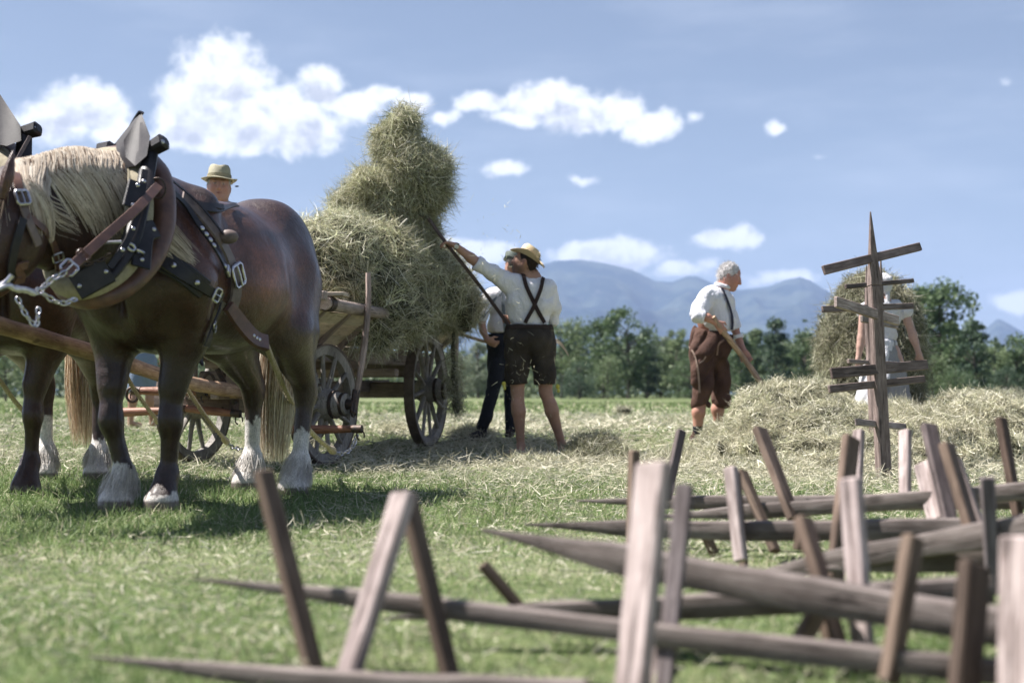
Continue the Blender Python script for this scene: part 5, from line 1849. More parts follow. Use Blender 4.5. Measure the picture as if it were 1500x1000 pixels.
def board(par, a, b, w, th, face, mat='rack', col=(1, 1, 1), taper=.92):
    mb = MB()
    a = np.asarray(a, float); b = np.asarray(b, float); d = nrm(b - a)
    f = np.asarray(face, float); f = nrm(f - d * np.dot(f, d))
    k = 1 + .12 * BR.normal()
    mb.beam(a, b, w, th, up=f, bev=.004, col=tuple(c * k for c in col), taper=taper, taper_h=1)
    return mb.build('rung', M[mat], par, False, use_col=True)


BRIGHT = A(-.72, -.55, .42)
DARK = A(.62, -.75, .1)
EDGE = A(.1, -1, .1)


def rack(label, pole, boards, group='hay racks lying stacked in the foreground'):
    (x0, y0, Y0), (x1, y1, Y1), r0, r1 = pole
    a, b = P(x0, y0, Y0), P(x1, y1, Y1)
    if x1 > 1480:
        k = 1.35 * np.linalg.norm(b - a); b = a + (b - a) * 1.35; b[2] = max(b[2], r1 + .01)
    t = thing('hay_rack', (a + b) / 2 * A(1, 1, 0), label, 'hay rack', group)
    pole_mesh(a, b, r0, r1, t)
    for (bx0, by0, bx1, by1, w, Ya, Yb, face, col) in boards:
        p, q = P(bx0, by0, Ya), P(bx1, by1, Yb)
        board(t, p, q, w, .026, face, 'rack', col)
    return t


LT = (2.3, 2.25, 2.35); DK = (1.05, .9, .75); MD = (1.6, 1.5, 1.5)  # tints paint sunlight in: paler on boards facing it, darker on those turned away
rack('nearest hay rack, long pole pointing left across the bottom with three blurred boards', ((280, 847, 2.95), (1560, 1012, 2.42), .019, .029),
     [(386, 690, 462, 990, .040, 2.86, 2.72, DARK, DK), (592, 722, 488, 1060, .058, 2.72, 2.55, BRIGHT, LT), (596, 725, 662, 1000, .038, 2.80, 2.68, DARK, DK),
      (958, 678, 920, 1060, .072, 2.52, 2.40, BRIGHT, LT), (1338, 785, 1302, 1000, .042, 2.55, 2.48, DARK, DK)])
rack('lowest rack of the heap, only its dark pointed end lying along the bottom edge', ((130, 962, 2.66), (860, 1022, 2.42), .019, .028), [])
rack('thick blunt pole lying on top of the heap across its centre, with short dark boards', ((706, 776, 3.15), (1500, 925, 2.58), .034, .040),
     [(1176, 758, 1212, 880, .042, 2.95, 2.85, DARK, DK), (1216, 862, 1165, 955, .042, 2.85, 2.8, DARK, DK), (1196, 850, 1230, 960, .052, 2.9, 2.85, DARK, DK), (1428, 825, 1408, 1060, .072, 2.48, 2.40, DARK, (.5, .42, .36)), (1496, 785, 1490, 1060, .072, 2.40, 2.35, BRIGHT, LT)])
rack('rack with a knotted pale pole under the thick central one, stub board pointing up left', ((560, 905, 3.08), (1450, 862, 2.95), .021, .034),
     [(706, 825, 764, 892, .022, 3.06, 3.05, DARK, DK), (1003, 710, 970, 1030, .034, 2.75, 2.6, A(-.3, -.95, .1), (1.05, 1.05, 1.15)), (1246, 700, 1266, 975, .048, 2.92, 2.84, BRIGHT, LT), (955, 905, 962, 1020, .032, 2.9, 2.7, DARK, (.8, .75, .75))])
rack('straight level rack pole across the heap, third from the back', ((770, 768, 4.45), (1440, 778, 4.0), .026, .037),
     [(929, 660, 925, 800, .034, 4.35, 4.3, DARK, DK), (1070, 684, 1085, 822, .040, 4.2, 4.1, BRIGHT, LT), (1078, 690, 1090, 830, .022, 4.21, 4.15, DARK, DK), (1247, 640, 1222, 850, .062, 4.15, 4.0, DARK, (1.0, .85, .72)),  # thin dark rung stands in for the shaded side of the pale one
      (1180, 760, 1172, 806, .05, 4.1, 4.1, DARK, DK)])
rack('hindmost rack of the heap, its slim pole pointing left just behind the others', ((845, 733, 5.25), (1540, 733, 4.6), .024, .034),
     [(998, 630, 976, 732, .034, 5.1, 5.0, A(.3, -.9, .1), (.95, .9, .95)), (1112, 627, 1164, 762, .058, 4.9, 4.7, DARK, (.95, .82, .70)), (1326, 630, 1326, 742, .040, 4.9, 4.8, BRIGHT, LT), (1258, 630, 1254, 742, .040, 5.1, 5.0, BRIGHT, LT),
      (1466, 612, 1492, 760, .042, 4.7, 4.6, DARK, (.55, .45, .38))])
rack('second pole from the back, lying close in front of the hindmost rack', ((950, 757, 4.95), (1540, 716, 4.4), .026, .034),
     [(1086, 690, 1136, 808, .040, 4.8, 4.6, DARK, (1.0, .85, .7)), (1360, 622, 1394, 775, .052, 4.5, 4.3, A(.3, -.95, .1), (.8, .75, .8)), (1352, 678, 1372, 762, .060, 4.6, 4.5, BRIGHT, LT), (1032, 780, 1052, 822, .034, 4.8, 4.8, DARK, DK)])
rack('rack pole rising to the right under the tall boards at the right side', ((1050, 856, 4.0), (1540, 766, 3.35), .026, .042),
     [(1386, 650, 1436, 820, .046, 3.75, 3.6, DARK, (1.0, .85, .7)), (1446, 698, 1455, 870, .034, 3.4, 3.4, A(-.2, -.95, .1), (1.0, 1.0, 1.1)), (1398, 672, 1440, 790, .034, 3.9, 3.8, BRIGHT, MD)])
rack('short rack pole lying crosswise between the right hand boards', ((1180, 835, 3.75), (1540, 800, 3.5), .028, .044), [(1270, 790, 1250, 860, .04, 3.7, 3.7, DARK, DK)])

# upright racks in the hay
def upright(label, foot, tip, r0, r1, boards, group='upright hay racks standing in the hay'):
    f = P(*foot); tp = P(*tip)
    t = thing('upright_rack', f, label, 'hay rack', group)
    mb = MB(); mb.beam(f - A(0, 0, .12), f + (tp - f) * .72, r0 * 2, r0 * 1.8, up=(0.2, -1, 0), bev=.008, taper=.88, col=(1.3, 1.2, 1.2))
    mb.beam(f + (tp - f) * .72, tp, r0 * 1.76, r0 * 1.58, up=(0.2, -1, 0), bev=.003, taper=.12, col=(1.3, 1.2, 1.2))
    mb.build('post', M['rack'], t, False, use_col=True)
    for (x0, y0, x1, y1, w, Ya, Yb, face, col) in boards:
        board(t, P(x0, y0, Ya), P(x1, y1, Yb), w, .026, face, 'rack', col)
    return t


FR = A(.1, -1, .15)
upright('tall upright pole rack standing alone in the hay, its pointed top highest against the sky', (1296, 700, 9.35), (1275, 310, 9.45), .044, .05,
        [(1206, 396, 1348, 361, .062, 9.25, 9.6, FR, (1.5, 1.35, 1.4)), (1224, 442, 1315, 470, .070, 9.0, 9.6, FR, (2.0, 1.9, 1.9)), (1216, 565, 1358, 535, .0001, 9.3, 9.4, FR, (1, 1, 1)),
         (1217, 547, 1358, 534, .070, 9.25, 9.5, FR, (1.2, 1.1, 1.1)), (1214, 570, 1354, 555, .052, 9.25, 9.5, FR, (1.15, 1.05, 1.05)), (1254, 618, 1326, 625, .045, 9.25, 9.55, FR, (1.6, 1.6, 1.7))][:2] +
        [(1217, 547, 1358, 534, .072, 9.25, 9.5, FR, (1.2, 1.1, 1.1)), (1214, 570, 1354, 555, .052, 9.25, 9.5, FR, (1.15, 1.05, 1.05)), (1254, 618, 1326, 625, .045, 9.25, 9.55, FR, (1.6, 1.6, 1.7))])
upright('upright pole rack close behind the tall one, slightly left of it, hung with thin boards', (1284, 660, 11.0), (1269, 388, 11.1), .036, .05,
        [(1238, 420, 1338, 411, .036, 10.9, 11.2, FR, (.9, .85, .85)), (1204, 453, 1338, 448, .050, 10.9, 11.2, FR, (.95, .9, .9)), (1242, 529, 1328, 534, .034, 10.9, 11.3, FR, (1.0, .95, .95)), (1262, 467, 1314, 477, .05, 10.85, 11.3, FR, (1.4, 1.4, 1.4))])
upright('thin upright rack stick peeping out right of the tall rack near the woman\'s head', (1293, 640, 11.6), (1290, 368, 11.7), .024, .02, [])
# ------------------------------------------------------------ people
SKIN = A(.43, .245, .175)


def frame(f, u):
    f = nrm(f); r = nrm(np.cross(f, u)); u = np.cross(r, f)
    return f, r, u


def head_sdf(F_, c, f, u, s=1.0, jaw=1.0, fat=0.0):
    f, r, u = frame(f, u)
    MM = np.stack([f, r, u], 1)
    g = lambda a, b, d: c + (f * a + r * b + u * d) * s
    F_.ell(g(-.012, 0, .025), A(.098, .078, .100) * s, .02, MM)
    F_.ell(g(.035, 0, -.035), A(.058, .060 + fat, .075) * s, .03, MM)
    F_.cone(g(.045, 0, -.06), g(.070, 0, -.098), .045 * s, .024 * s * jaw, .03)
    for b in (1, -1):
        F_.cone(g(-.01, .052 * b, -.04), g(.055, .02 * b, -.095), .026 * s, .02 * s, .03)
        F_.ell(g(.070, .034 * b, -.022), A(.022, .022, .020) * s, .02, MM)
        F_.ell(g(.100, .030 * b, .006), A(.018, .017, .011) * s, .010, MM, sub=True)
        F_.ell(g(.078, .030 * b, .006), A(.013, .014, .011) * s, .004, MM)
        F_.ell(g(.083, .030 * b, .026), A(.012, .024, .007) * s, .010, MM)
        F_.ell(g(-.012, .080 * b, -.008), A(.020, .009, .031) * s, .006, MM)
        F_.ell(g(-.006, .088 * b, -.004), A(.010, .006, .018) * s, .006, MM, sub=True)
        F_.ell(g(.102, .011 * b, -.036), A(.010, .009, .007) * s, .008, MM)
    F_.cone(g(.090, 0, .018), g(.115, 0, -.030), .009 * s, .013 * s, .012)
    F_.ell(g(.096, 0, -.058), A(.009, .022, .005) * s, .006, MM)
    F_.ell(g(.094, 0, -.069), A(.009, .020, .006) * s, .006, MM)
    F_.ell(g(.104, 0, -.0635), A(.006, .020, .0018) * s, .003, MM, sub=True)
    return g


def hand_sdf(F_, w, d, palm, side, curl=.9, s=1.0, spread=.1):
    """w wrist, d direction of the hand, palm: where the palm faces, side: +1 thumb to cross(d,palm)"""
    d = nrm(d); n = nrm(palm - d * np.dot(palm, d)); x = np.cross(d, n) * side
    MM = np.stack([d, x, n], 1)
    F_.ell(w + d * .048 * s, A(.052, .042, .018) * s, .02, MM)
    F_.cone(w, w + d * .04 * s, .026 * s, .024 * s, .02, n, .7)
    for i, (o, L) in enumerate(((.030, .078), (.010, .086), (-.011, .080), (-.031, .064))):
        p = w + d * .082 * s + x * o * s
        a = 0.15 + .05 * i
        dd = nrm(d + x * o * spread * 10)
        seg = [L * .45, L * .32, L * .27]
        for j, l in enumerate(seg):
            a2 = a + curl * (.55 + .45 * j)
            v = dd * math.cos(a2) + n * math.sin(a2)
            q = p + v * l * s
            F_.cone(p, q, (.0098 - .0010 * j) * s, (.0092 - .0012 * j) * s, .003)
            p = q; a = a2
    p = w + d * .022 * s + x * .030 * s
    v = nrm(d * .55 + x * .75 + n * .35); q = p + v * .040 * s
    F_.cone(p, q, .014 * s, .0115 * s, .012)
    v2 = nrm(d * .75 + x * .05 + n * (.3 + .5 * curl)); q2 = q + v2 * .030 * s
    F_.cone(q, q2, .0112 * s, .0095 * s, .003)
    F_.cone(q2, q2 + nrm(v2 + n * .3) * .022 * s, .0095 * s, .008 * s, .003)
    return w + d * .08 * s + n * .02 * s


def person(name, label, base):
    return thing(name, base, label, 'person')


def cloth(par, name, F_, col, folds=.006,  sc=9.0, seed=1, var=.10, stretch=(1, 1, 1), mat='cloth', smooth=1, paint=None):
    st = A(*stretch)
    F_.wrinkle(lambda X: -folds * 1.2 * vnoise(X * st, sc, seed, 3) + folds * 2.6 * (1 - np.abs(vnoise(X @ np.array([[.8, .2, .5], [-.2, .9, .1], [-.5, -.1, .8]]) * A(1, 1, .5) + 3, sc * 1.0, seed + 3, 2))) ** 3 * .8)
    V, Q = F_.skin(smooth)
    c = np.tile(A(*col), (len(V), 1)) * (1 + var * vnoise(V, 12, seed, 3))[:, None]
    if paint: c = paint(V, c)
    o = mesh(name, V, Q, M[mat], par, True, col=c)
    return o, V, Q


def body(par, F_, marks, seed=1, base=SKIN, name='body', mat='skin'):
    V, Q = F_.skin(1)
    c = np.tile(base, (len(V), 1)) * (1 + .14 * vnoise(V, 16, seed, 3))[:, None]
    for (p, r, colr, a) in marks:
        if not isinstance(r, tuple): w = np.clip(1.4 - np.linalg.norm(V - p, axis=1) / r, 0, 1) * a
        else: w = np.clip(1.4 - np.linalg.norm((V - p) @ r[0] / A(*r[1]), axis=1), 0, 1) * a
        c = c * (1 - w[:, None]) + A(*colr) * w[:, None]
    return mesh(name, V, Q, M[mat], par, True, col=c), V, Q


def face_marks(g, s, f, r, u, brow=(.10, .07, .05), lip=(.34, .13, .11), blush=.35):
    MM = np.stack([f, r, u], 1)
    m = []
    for b in (1, -1):
        m.append((g(.072, .040 * b, -.03), .032 * s, (.50, .20, .15), blush))
        m.append((g(.092, .030 * b, .006), (MM, (.02, .012, .006)), (.55, .5, .46), .8))
        m.append((g(.094, .030 * b, .005), (MM, (.02, .005, .005)), (.03, .02, .015), 1))
        m.append((g(.092, .030 * b, .014), (MM, (.02, .016, .0025)), (.10, .05, .04), .7))
        m.append((g(.088, .031 * b, .029), (MM, (.03, .021, .004)), brow, .8))
        m.append((g(-.01, .084 * b, -.006), .03, (.50, .20, .15), .35))
    m.append((g(.115, 0, -.03), .016, (.52, .20, .16), .4))
    m.append((g(.098, 0, -.063), (MM, (.02, .022, .008)), lip, .75))
    m.append((g(.100, 0, -.0635), (MM, (.02, .020, .002)), (.08, .03, .03), .8))
    return m


def limb(F_, pts, rads, k=.02, flat=None, ff=1.0):
    F_.chain([np.asarray(p) for p in pts], rads, k, flat, ff)


def hair_cap(par, c, f, u, s, col, n, L, name='hair', back=.3, low=-.03, seed=3, W=.004):
    """short hair: strands over the skull where hair grows"""
    f, r, u = frame(f, u); rng = np.random.default_rng(seed)
    F_ = Field(c - .17, c + .17, .008)
    MM = np.stack([f, r, u], 1)
    F_.ell(c + (f * -.020 + u * .032) * s, A(.096, .083, .100) * s, .01, MM)
    F_.cone(c + (f * -.06 - u * .02) * s, c + (f * -.055 - u * .06) * s, .05 * s, .045 * s, .03)
    F_.plane(c + f * .052 * s + u * .03 * s, f * .9 - u * .5)
    F_.plane(c + u * (-.09) * s, -u)
    V, Q = F_.skin(1)
    cc = np.tile(A(*col), (len(V), 1)) * (1 + .3 * vnoise(V, 40, seed, 2))[:, None]
    o = mesh(name, V, Q, M['hair'], par, True, col=cc)
    p, nn = sample_surface(V, Q, n, rng)
    d = -u * .6 - f * .7 + nn * .55 + rng.normal(size=p.shape) * .25
    Vr, Qr, m = ribbons(p, d, L * rng.uniform(.6, 1.3, n), W, curl=.6, seg=2, rng=rng)
    mesh('hair_strands', Vr, Qr, M['hair'], o, False, col=np.repeat(A(*col) * rng.uniform(.6, 1.5, (n, 1)), m, 0))['kind'] = 'stuff'
    return o


def straw_hat(par, c, up, fwd, Rb, rc, hc, col, band=None, dent=.5, curl=.02, seed=2, flare=None, name='straw_hat'):
    """brimmed hat: c centre of the brim's plane; Rb brim radius, rc crown radius, hc height"""
    up = nrm(up); f = nrm(np.asarray(fwd) - up * np.dot(fwd, up)); r = np.cross(f, up)
    n = 56
    prof = [(Rb, .0), (Rb * .97, .004), (Rb * .8, .006), (rc * 1.12, .008), (rc * 1.0, .02), (rc * .97, hc * .4), (rc * .90, hc * .8), (rc * .78, hc * .97), (rc * .5, hc * 1.0), (.001, hc * .97)]
    V = []
    for i, (q, h) in enumerate(prof):
        for k in range(n):
            a = 2 * math.pi * k / n
            e = 1.14 if abs(math.cos(a)) else 1
            x = math.cos(a) * q * 1.10; y = math.sin(a) * q * .95
            hh = h
            if q > rc * 1.05:
                w = (q - rc) / (Rb - rc)
                hh += curl * w * w * (math.sin(a) ** 2) * 1.6 - curl * .5 * w * (math.cos(a) > 0) * math.cos(a) + .006 * math.sin(a * 3 + 1) * w
            if i >= 6:
                hh -= dent * hc * .32 * math.exp(-(y / (rc * .35)) ** 2) * (1 if i >= 7 else .3)
                hh += dent * .05 * hc * math.cos(a)
            V.append(c + f * x + r * y + up * hh)
    m = len(prof)
    V2 = [v - up * .004 + (c - v) * .012 for v in V]
    nV = len(V)
    Fc = [(i * n + k, i * n + (k + 1) % n, (i + 1) * n + (k + 1) % n, (i + 1) * n + k) for i in range(m - 1) for k in range(n)]
    Fc += [tuple(nV + a for a in q[::-1]) for q in Fc]
    Fc += [(k, nV + k, nV + (k + 1) % n, (k + 1) % n) for k in range(n)]
    o = mesh(name, V + V2, Fc, straw_mat(name + '_weave', col), par, True)
    if band is not None:
        mb = MB()
        for zz in (.0,):
            R_ = []
            for h in (.018, .020, .045, .047):
                for k in range(n):
                    a = 2 * math.pi * k / n; q = rc * (1.02 if h in (.020, .045) else .98)
                    R_.append(c + f * math.cos(a) * q * 1.10 + r * math.sin(a) * q * .95 + up * h)
            mb.add(R_, [(i * n + k, i * n + (k + 1) % n, (i + 1) * n + (k + 1) % n, (i + 1) * n + k) for i in range(3) for k in range(n)], band)
        mb.build('hat_band', M['cloth'], o, True)
    return o


def straw_mat(name, col):
    m, nt, b = mat_new(name)
    co = coords(nt)
    w = nt.new('ShaderNodeTexWave', wave_type='BANDS', bands_direction='Z')
    w.inputs['Scale'].default_value = 55; w.inputs['Distortion'].default_value = 1.2; w.inputs['Detail'].default_value = 3
    nt.l.new(co, w.inputs['Vector'])
    n = nt.noise(co, 90, 4)
    f = nt.m('ADD', nt.m('MULTIPLY', w.outputs['Fac'], .6), nt.m('MULTIPLY', n, .4))
    c = nt.mix(nt.smooth(f, .3, .7), tuple(v * .55 for v in col), col)
    nt.l.new(c, b.inputs['Base Color']); b.inputs['Roughness'].default_value = .7
    bump(nt, b, f, .5, .003)
    return m


def brace(par, V, Q, pix, w, col, off=.006, n=16, name='brace'):
    R = Ray(V, Q)
    p, nn = R.line(pix, n, off, 12)
    mb = MB(); mb.strap(p, nn, w, .004, col)
    return mb.build(name, M['cloth'], par, True)


def shoe(par, ankle, toe, col, zt, s=1.0, sock=None, name='shoe'):
    a = np.asarray(ankle, float); t = np.asarray(toe, float)
    d = nrm((t - a) * A(1, 1, 0)); g = float(gz(0, a[1]))
    F_ = Field(np.minimum(a, t) - .16, np.maximum(a, t) + .16, .009)
    heel = A(a[0], a[1], g) - d * .05
    F_.cone(heel + A(0, 0, .035), heel + d * .12 + A(0, 0, .04), .037 * s, .042 * s, .02)
    F_.cone(heel + d * .12 + A(0, 0, .035), heel + d * .24 + A(0, 0, .028), .043 * s, .034 * s, .02)
    F_.cone(heel + d * .03 + A(0, 0, .05), A(a[0], a[1], g + .12), .042 * s, .044 * s, .02)
    V, Q = F_.skin(1)
    V[:, 2] = np.maximum(V[:, 2], g + .002)
    return mesh(name, V, Q, M['cloth'], par, True, col=np.tile(A(*col), (len(V), 1)))


# ---------------- the man with the straw hat and the pitchfork
def fork_man():
    Y = 12.5
    o = person('person', 'barefoot man in wide straw hat and dark leather shorts, lifting hay with a fork', P(795, 668, Y) * A(1, 1, 0))
    J = lambda x, y, d=0.0: P(x, y, Y + d)
    hc = J(769, 383, -.02); f = A(-.93, .20, .20); u = A(.12, -.02, 1)
    ff, rr, uu = frame(f, u)
    lo = A(-1.05, 11.9, -.02); hi = A(.75, 13.1, 1.98)
    B = Field(lo, hi, .0085)
    g = head_sdf(B, hc, f, u, 1.0)
    nb = J(777, 407, .02)
    limb(B, [hc - uu * .05 - ff * .02, nb], [.055, .060], .02)
    B.cone(nb, J(775, 470), .09, .10, .05)                                   # hidden torso
    B.ell(J(776, 432), (.17, .08, .18), .05)
    # raised left arm
    limb(B, [J(748, 410, -.02), J(703, 388, -.16)], [.050, .045], .02)
    limb(B, [J(703, 388, -.16), J(690, 378, -.18), J(667, 360, -.22)], [.048, .044, .029], .02)
    hd = nrm(J(646, 352, -.24) - J(667, 360, -.22))
    hand_sdf(B, J(667, 360, -.22), hd, A(.25, .1, -.9), -1, .75, 1.0)
    # right arm coming round in front of the body to the shaft
    limb(B, [J(806, 420, .03), J(811, 465, .12)], [.04, .036], .02)
    limb(B, [J(812, 465, .10), J(780, 468, .27), J(754, 468, .26)], [.043, .038, .028], .02)
    hand_sdf(B, J(754, 468, .26), A(-1, 0, .05), A(0, -1, 0), 1, 1.0, 1.0)
    # legs
    B.ell(J(776, 495), (.15, .10, .10), .03)
    for (hp, kn, an, toe, cal) in ((J(761, 500), J(758, 572, -.01), J(763, 652, .02), J(757, 668, -.04), -.02), (J(793, 500), J(799, 572, .03), J(823, 650, .10), J(829, 667, .04), .02)):
        limb(B, [hp, kn + A(0, 0, .10)], [.095, .068], .03)
        limb(B, [kn + A(0, 0, .10), kn + A(0, 0, -.02)], [.068, .056], .03)
        mid = kn * .62 + an * .38
        limb(B, [kn, mid + A(0, -.018, 0), an * .85 + kn * .15, an], [.054, .060, .036, .034], .02)
        B.cone(kn * .75 + an * .25 + A(cal, -.03, 0), kn * .5 + an * .5 + A(0, -.02, 0), .040, .030, .03)
        hl = A(an[0], an[1], 0) + A(0, -.03, .035)
        B.cone(an, hl, .034, .036, .02)
        B.ell(an + A(.032, 0, 0), (.012, .013, .015), .01); B.ell(an - A(.032, 0, 0), (.012, .013, .015), .01)
        d = nrm(A(-.55, .65, 0)) if toe[0] < an[0] else nrm(A(.1, .9, 0))
        B.cone(hl, hl + d * .13 - A(0, 0, .005), .035, .033, .02)
        for k, (off, L) in enumerate(((-.028, .200), (-.012, .198), (0, .19), (.012, .182), (.025, .172))):
            s_ = np.cross(d, A(0, 0, 1)) * off * (1 if toe[0] < an[0] else -1)
            B.cone(hl + d * .11 + s_ + A(0, 0, -.012), hl + d * L + s_ + A(0, 0, -.018), .016 if k == 0 else .013, .011 if k == 0 else .008, .006)
    mk = face_marks(g, 1, ff, rr, uu) + [(g(.065, 0, -.075), .062, (.085, .05, .035), .85), (g(.03, -.05, -.065), .05, (.085, .05, .035), .75), (g(.03, .05, -.065), .05, (.085, .05, .035), .75), (g(.10, 0, -.05), .018, (.10, .06, .04), .6)]
    body(o, B, mk, 5)
    hair_cap(o, hc, f, u, 1.0, (.035, .022, .016), 900, .03, seed=5)
    # shirt
    S = Field(A(-.55, 12.1, .95), A(.62, 12.95, 1.75), .0095)
    S.ell(J(777, 432), (.215, .135, .20), .06); S.ell(J(775, 462), (.195, .125, .17), .06)
    S.cone(J(752, 418, -.01), J(800, 424, .01), .088, .088, .05)
    S.cone(J(757, 445), J(795, 445), .12, .12, .05)
    S.cone(nb + A(0, 0, .005), nb + A(0, 0, -.08), .066, .12, .03)
    limb(S, [J(750, 413, -.02), J(722, 400, -.10), J(701, 387, -.165)], [.092, .075, .066], .04)
    S.cone(J(748, 425, -.02), J(728, 408, -.08), .07, .06, .04)
    limb(S, [J(804, 424, .03), J(813, 450, .08), J(811, 470, .11)], [.085, .070, .066], .04)
    S.plane(J(773, 479.5) , A(-.03, 0, -1))
    S.cone(nb + A(0, 0, .03), nb + A(0, 0, .07), .055, .06, .005, sub=True)
    sl = J(701, 387, -.165); S.ell(sl + nrm(J(690, 380, -.18) - sl) * .035, (.055, .055, .055), .01, sub=True)
    sh, V, Q = cloth(o, 'shirt', S, (.80, .78, .81), .009, 8, 3, .05, (1, 1, .55))
    for (a, b, rr_) in ((J(706, 390, -.155), J(697, 384, -.172), .064), ):
        mb = MB(); d = nrm(b - a); mb.tube([a, a + d * .012, b - d * .01, b], [.062, .069, .070, .062], 18, col=(.80, .78, .81)); mb.build('cuff', M['cloth'], sh, True)
    mb = MB(); th = np.linspace(0, 6.28, 24)
    mb.tube([nb + A(math.cos(a) * .064, math.sin(a) * .066, .022 + .014 * math.sin(a)) for a in th], .016, 8, cap=False, col=(.80, .78, .81)); mb.build('collar', M['cloth'], sh, True)
    # shorts
    T = Field(A(-.30, 12.1, .55), A(.62, 12.95, 1.28), .0095)
    T.ell(J(775, 495), (.218, .165, .145), .05)
    T.ell(J(760, 500, -.07), (.10, .095, .12), .05); T.ell(J(793, 500, -.07), (.10, .095, .12), .05)
    T.cone(J(759, 484), J(790, 484), .125, .125, .04)
    limb(T, [J(759, 505), J(757, 545), J(757, 568)], [.128, .108, .104], .03)
    limb(T, [J(794, 505), J(797, 545, .02), J(798, 568, .02)], [.128, .104, .102], .03)
    T.plane(J(773, 474.5), A(.02, 0, 1)); T.plane(J(773, 563.5), A(0, 0, -1))
    def lederhose(V, c):
        w = np.clip(.5 + .9 * vnoise(V, 7, 9, 3), 0, 1)[:, None]
        return (c * (1 - w) + A(.075, .062, .050) * w)
    to, V2, Q2 = cloth(o, 'leather_shorts', T, (.032, .026, .021), .008, 9, 13, .2, (1, 1, .8), paint=lederhose)
    mb = MB(); mb.tube(spline([J(811, 515, -.05), J(812, 530, -.02), J(814, 562, -.02)], 8), .006, 6, col=(.5, .45, .33)); mb.build('side_piping', M['cloth'], to, True)
    mb = MB(); R = Ray(V2, Q2); p, nn = R.line([(743, 480), (760, 479), (785, 478), (806, 480)], 14, .004, 12.3); mb.strap(p, nn, .035, .005, (.05, .035, .028)); mb.build('waistband', M['cloth'], to, True)
    for (x, y) in ((738, 562), (817, 566)):
        mb = MB(); c = J(x, y, -.1); mb.ball(c, (.018, .012, .022), 6, (.62, .55, .10)); mb.ball(c + A(.006, 0, -.035), (.014, .01, .02), 6, (.66, .60, .14)); mb.build('knee_tassel', M['cloth'], to, True)
    br = (.045, .03, .028)
    brace(sh, V, Q, [(766, 403), (771, 420), (783, 445), (796, 472)], .036, br, .014)
    brace(sh, V, Q, [(794, 409), (791, 425), (782, 447), (770, 472)], .034, br, .018)
    # hat and watch
    straw_hat(o, J(773, 378, -.02), A(.50, 0, .86), A(-.86, .25, .50), .158, .090, .112, (.80, .62, .38), curl=.030, dent=.9)
    mb = MB(); a = J(669, 361, -.22); mb.tube([a - hd * .012, a + hd * .012], [.033, .033], 14, col=(.04, .03, .03)); w_ = mb.build('wrist_watch', M['cloth'], o, True)
    mb = MB(); mb.lathe([(.02, 0), (.02, .010), (.001, .011)], a + A(.0, -.031, -.005), A(0, -1, -.1), 14, col=(.8, .8, .78)); mb.build('dial', M['steel'], w_, True)
    # the fork
    fk = thing('pitchfork', J(742, 472, .22), 'long dark pitchfork raised by the straw hat man, tines buried in hay', 'pitchfork')
    mb = MB(); mb.tube(spline([J(745, 476, .22), J(700, 415, .0), J(655, 358, -.20), J(626, 318, -.15)], 20), .0165, 8, col=(.42, .36, .36)); mb.build('handle', M['timber'], fk, True)
    for s_ in (-1, 0, 1):
        mb = MB(); e = J(626, 318, -.15)
        mb.tube(spline([e, e + A(-.06, .02, .03) + A(0, .05 * s_, .02 * s_), e + A(-.14, .04, .12) + A(.04 * s_, .07 * s_, 0), e + A(-.18, .05, .28) + A(.06 * s_, .07 * s_, 0)], 10), .006, 6); mb.build('tine', M['iron'], fk, True)


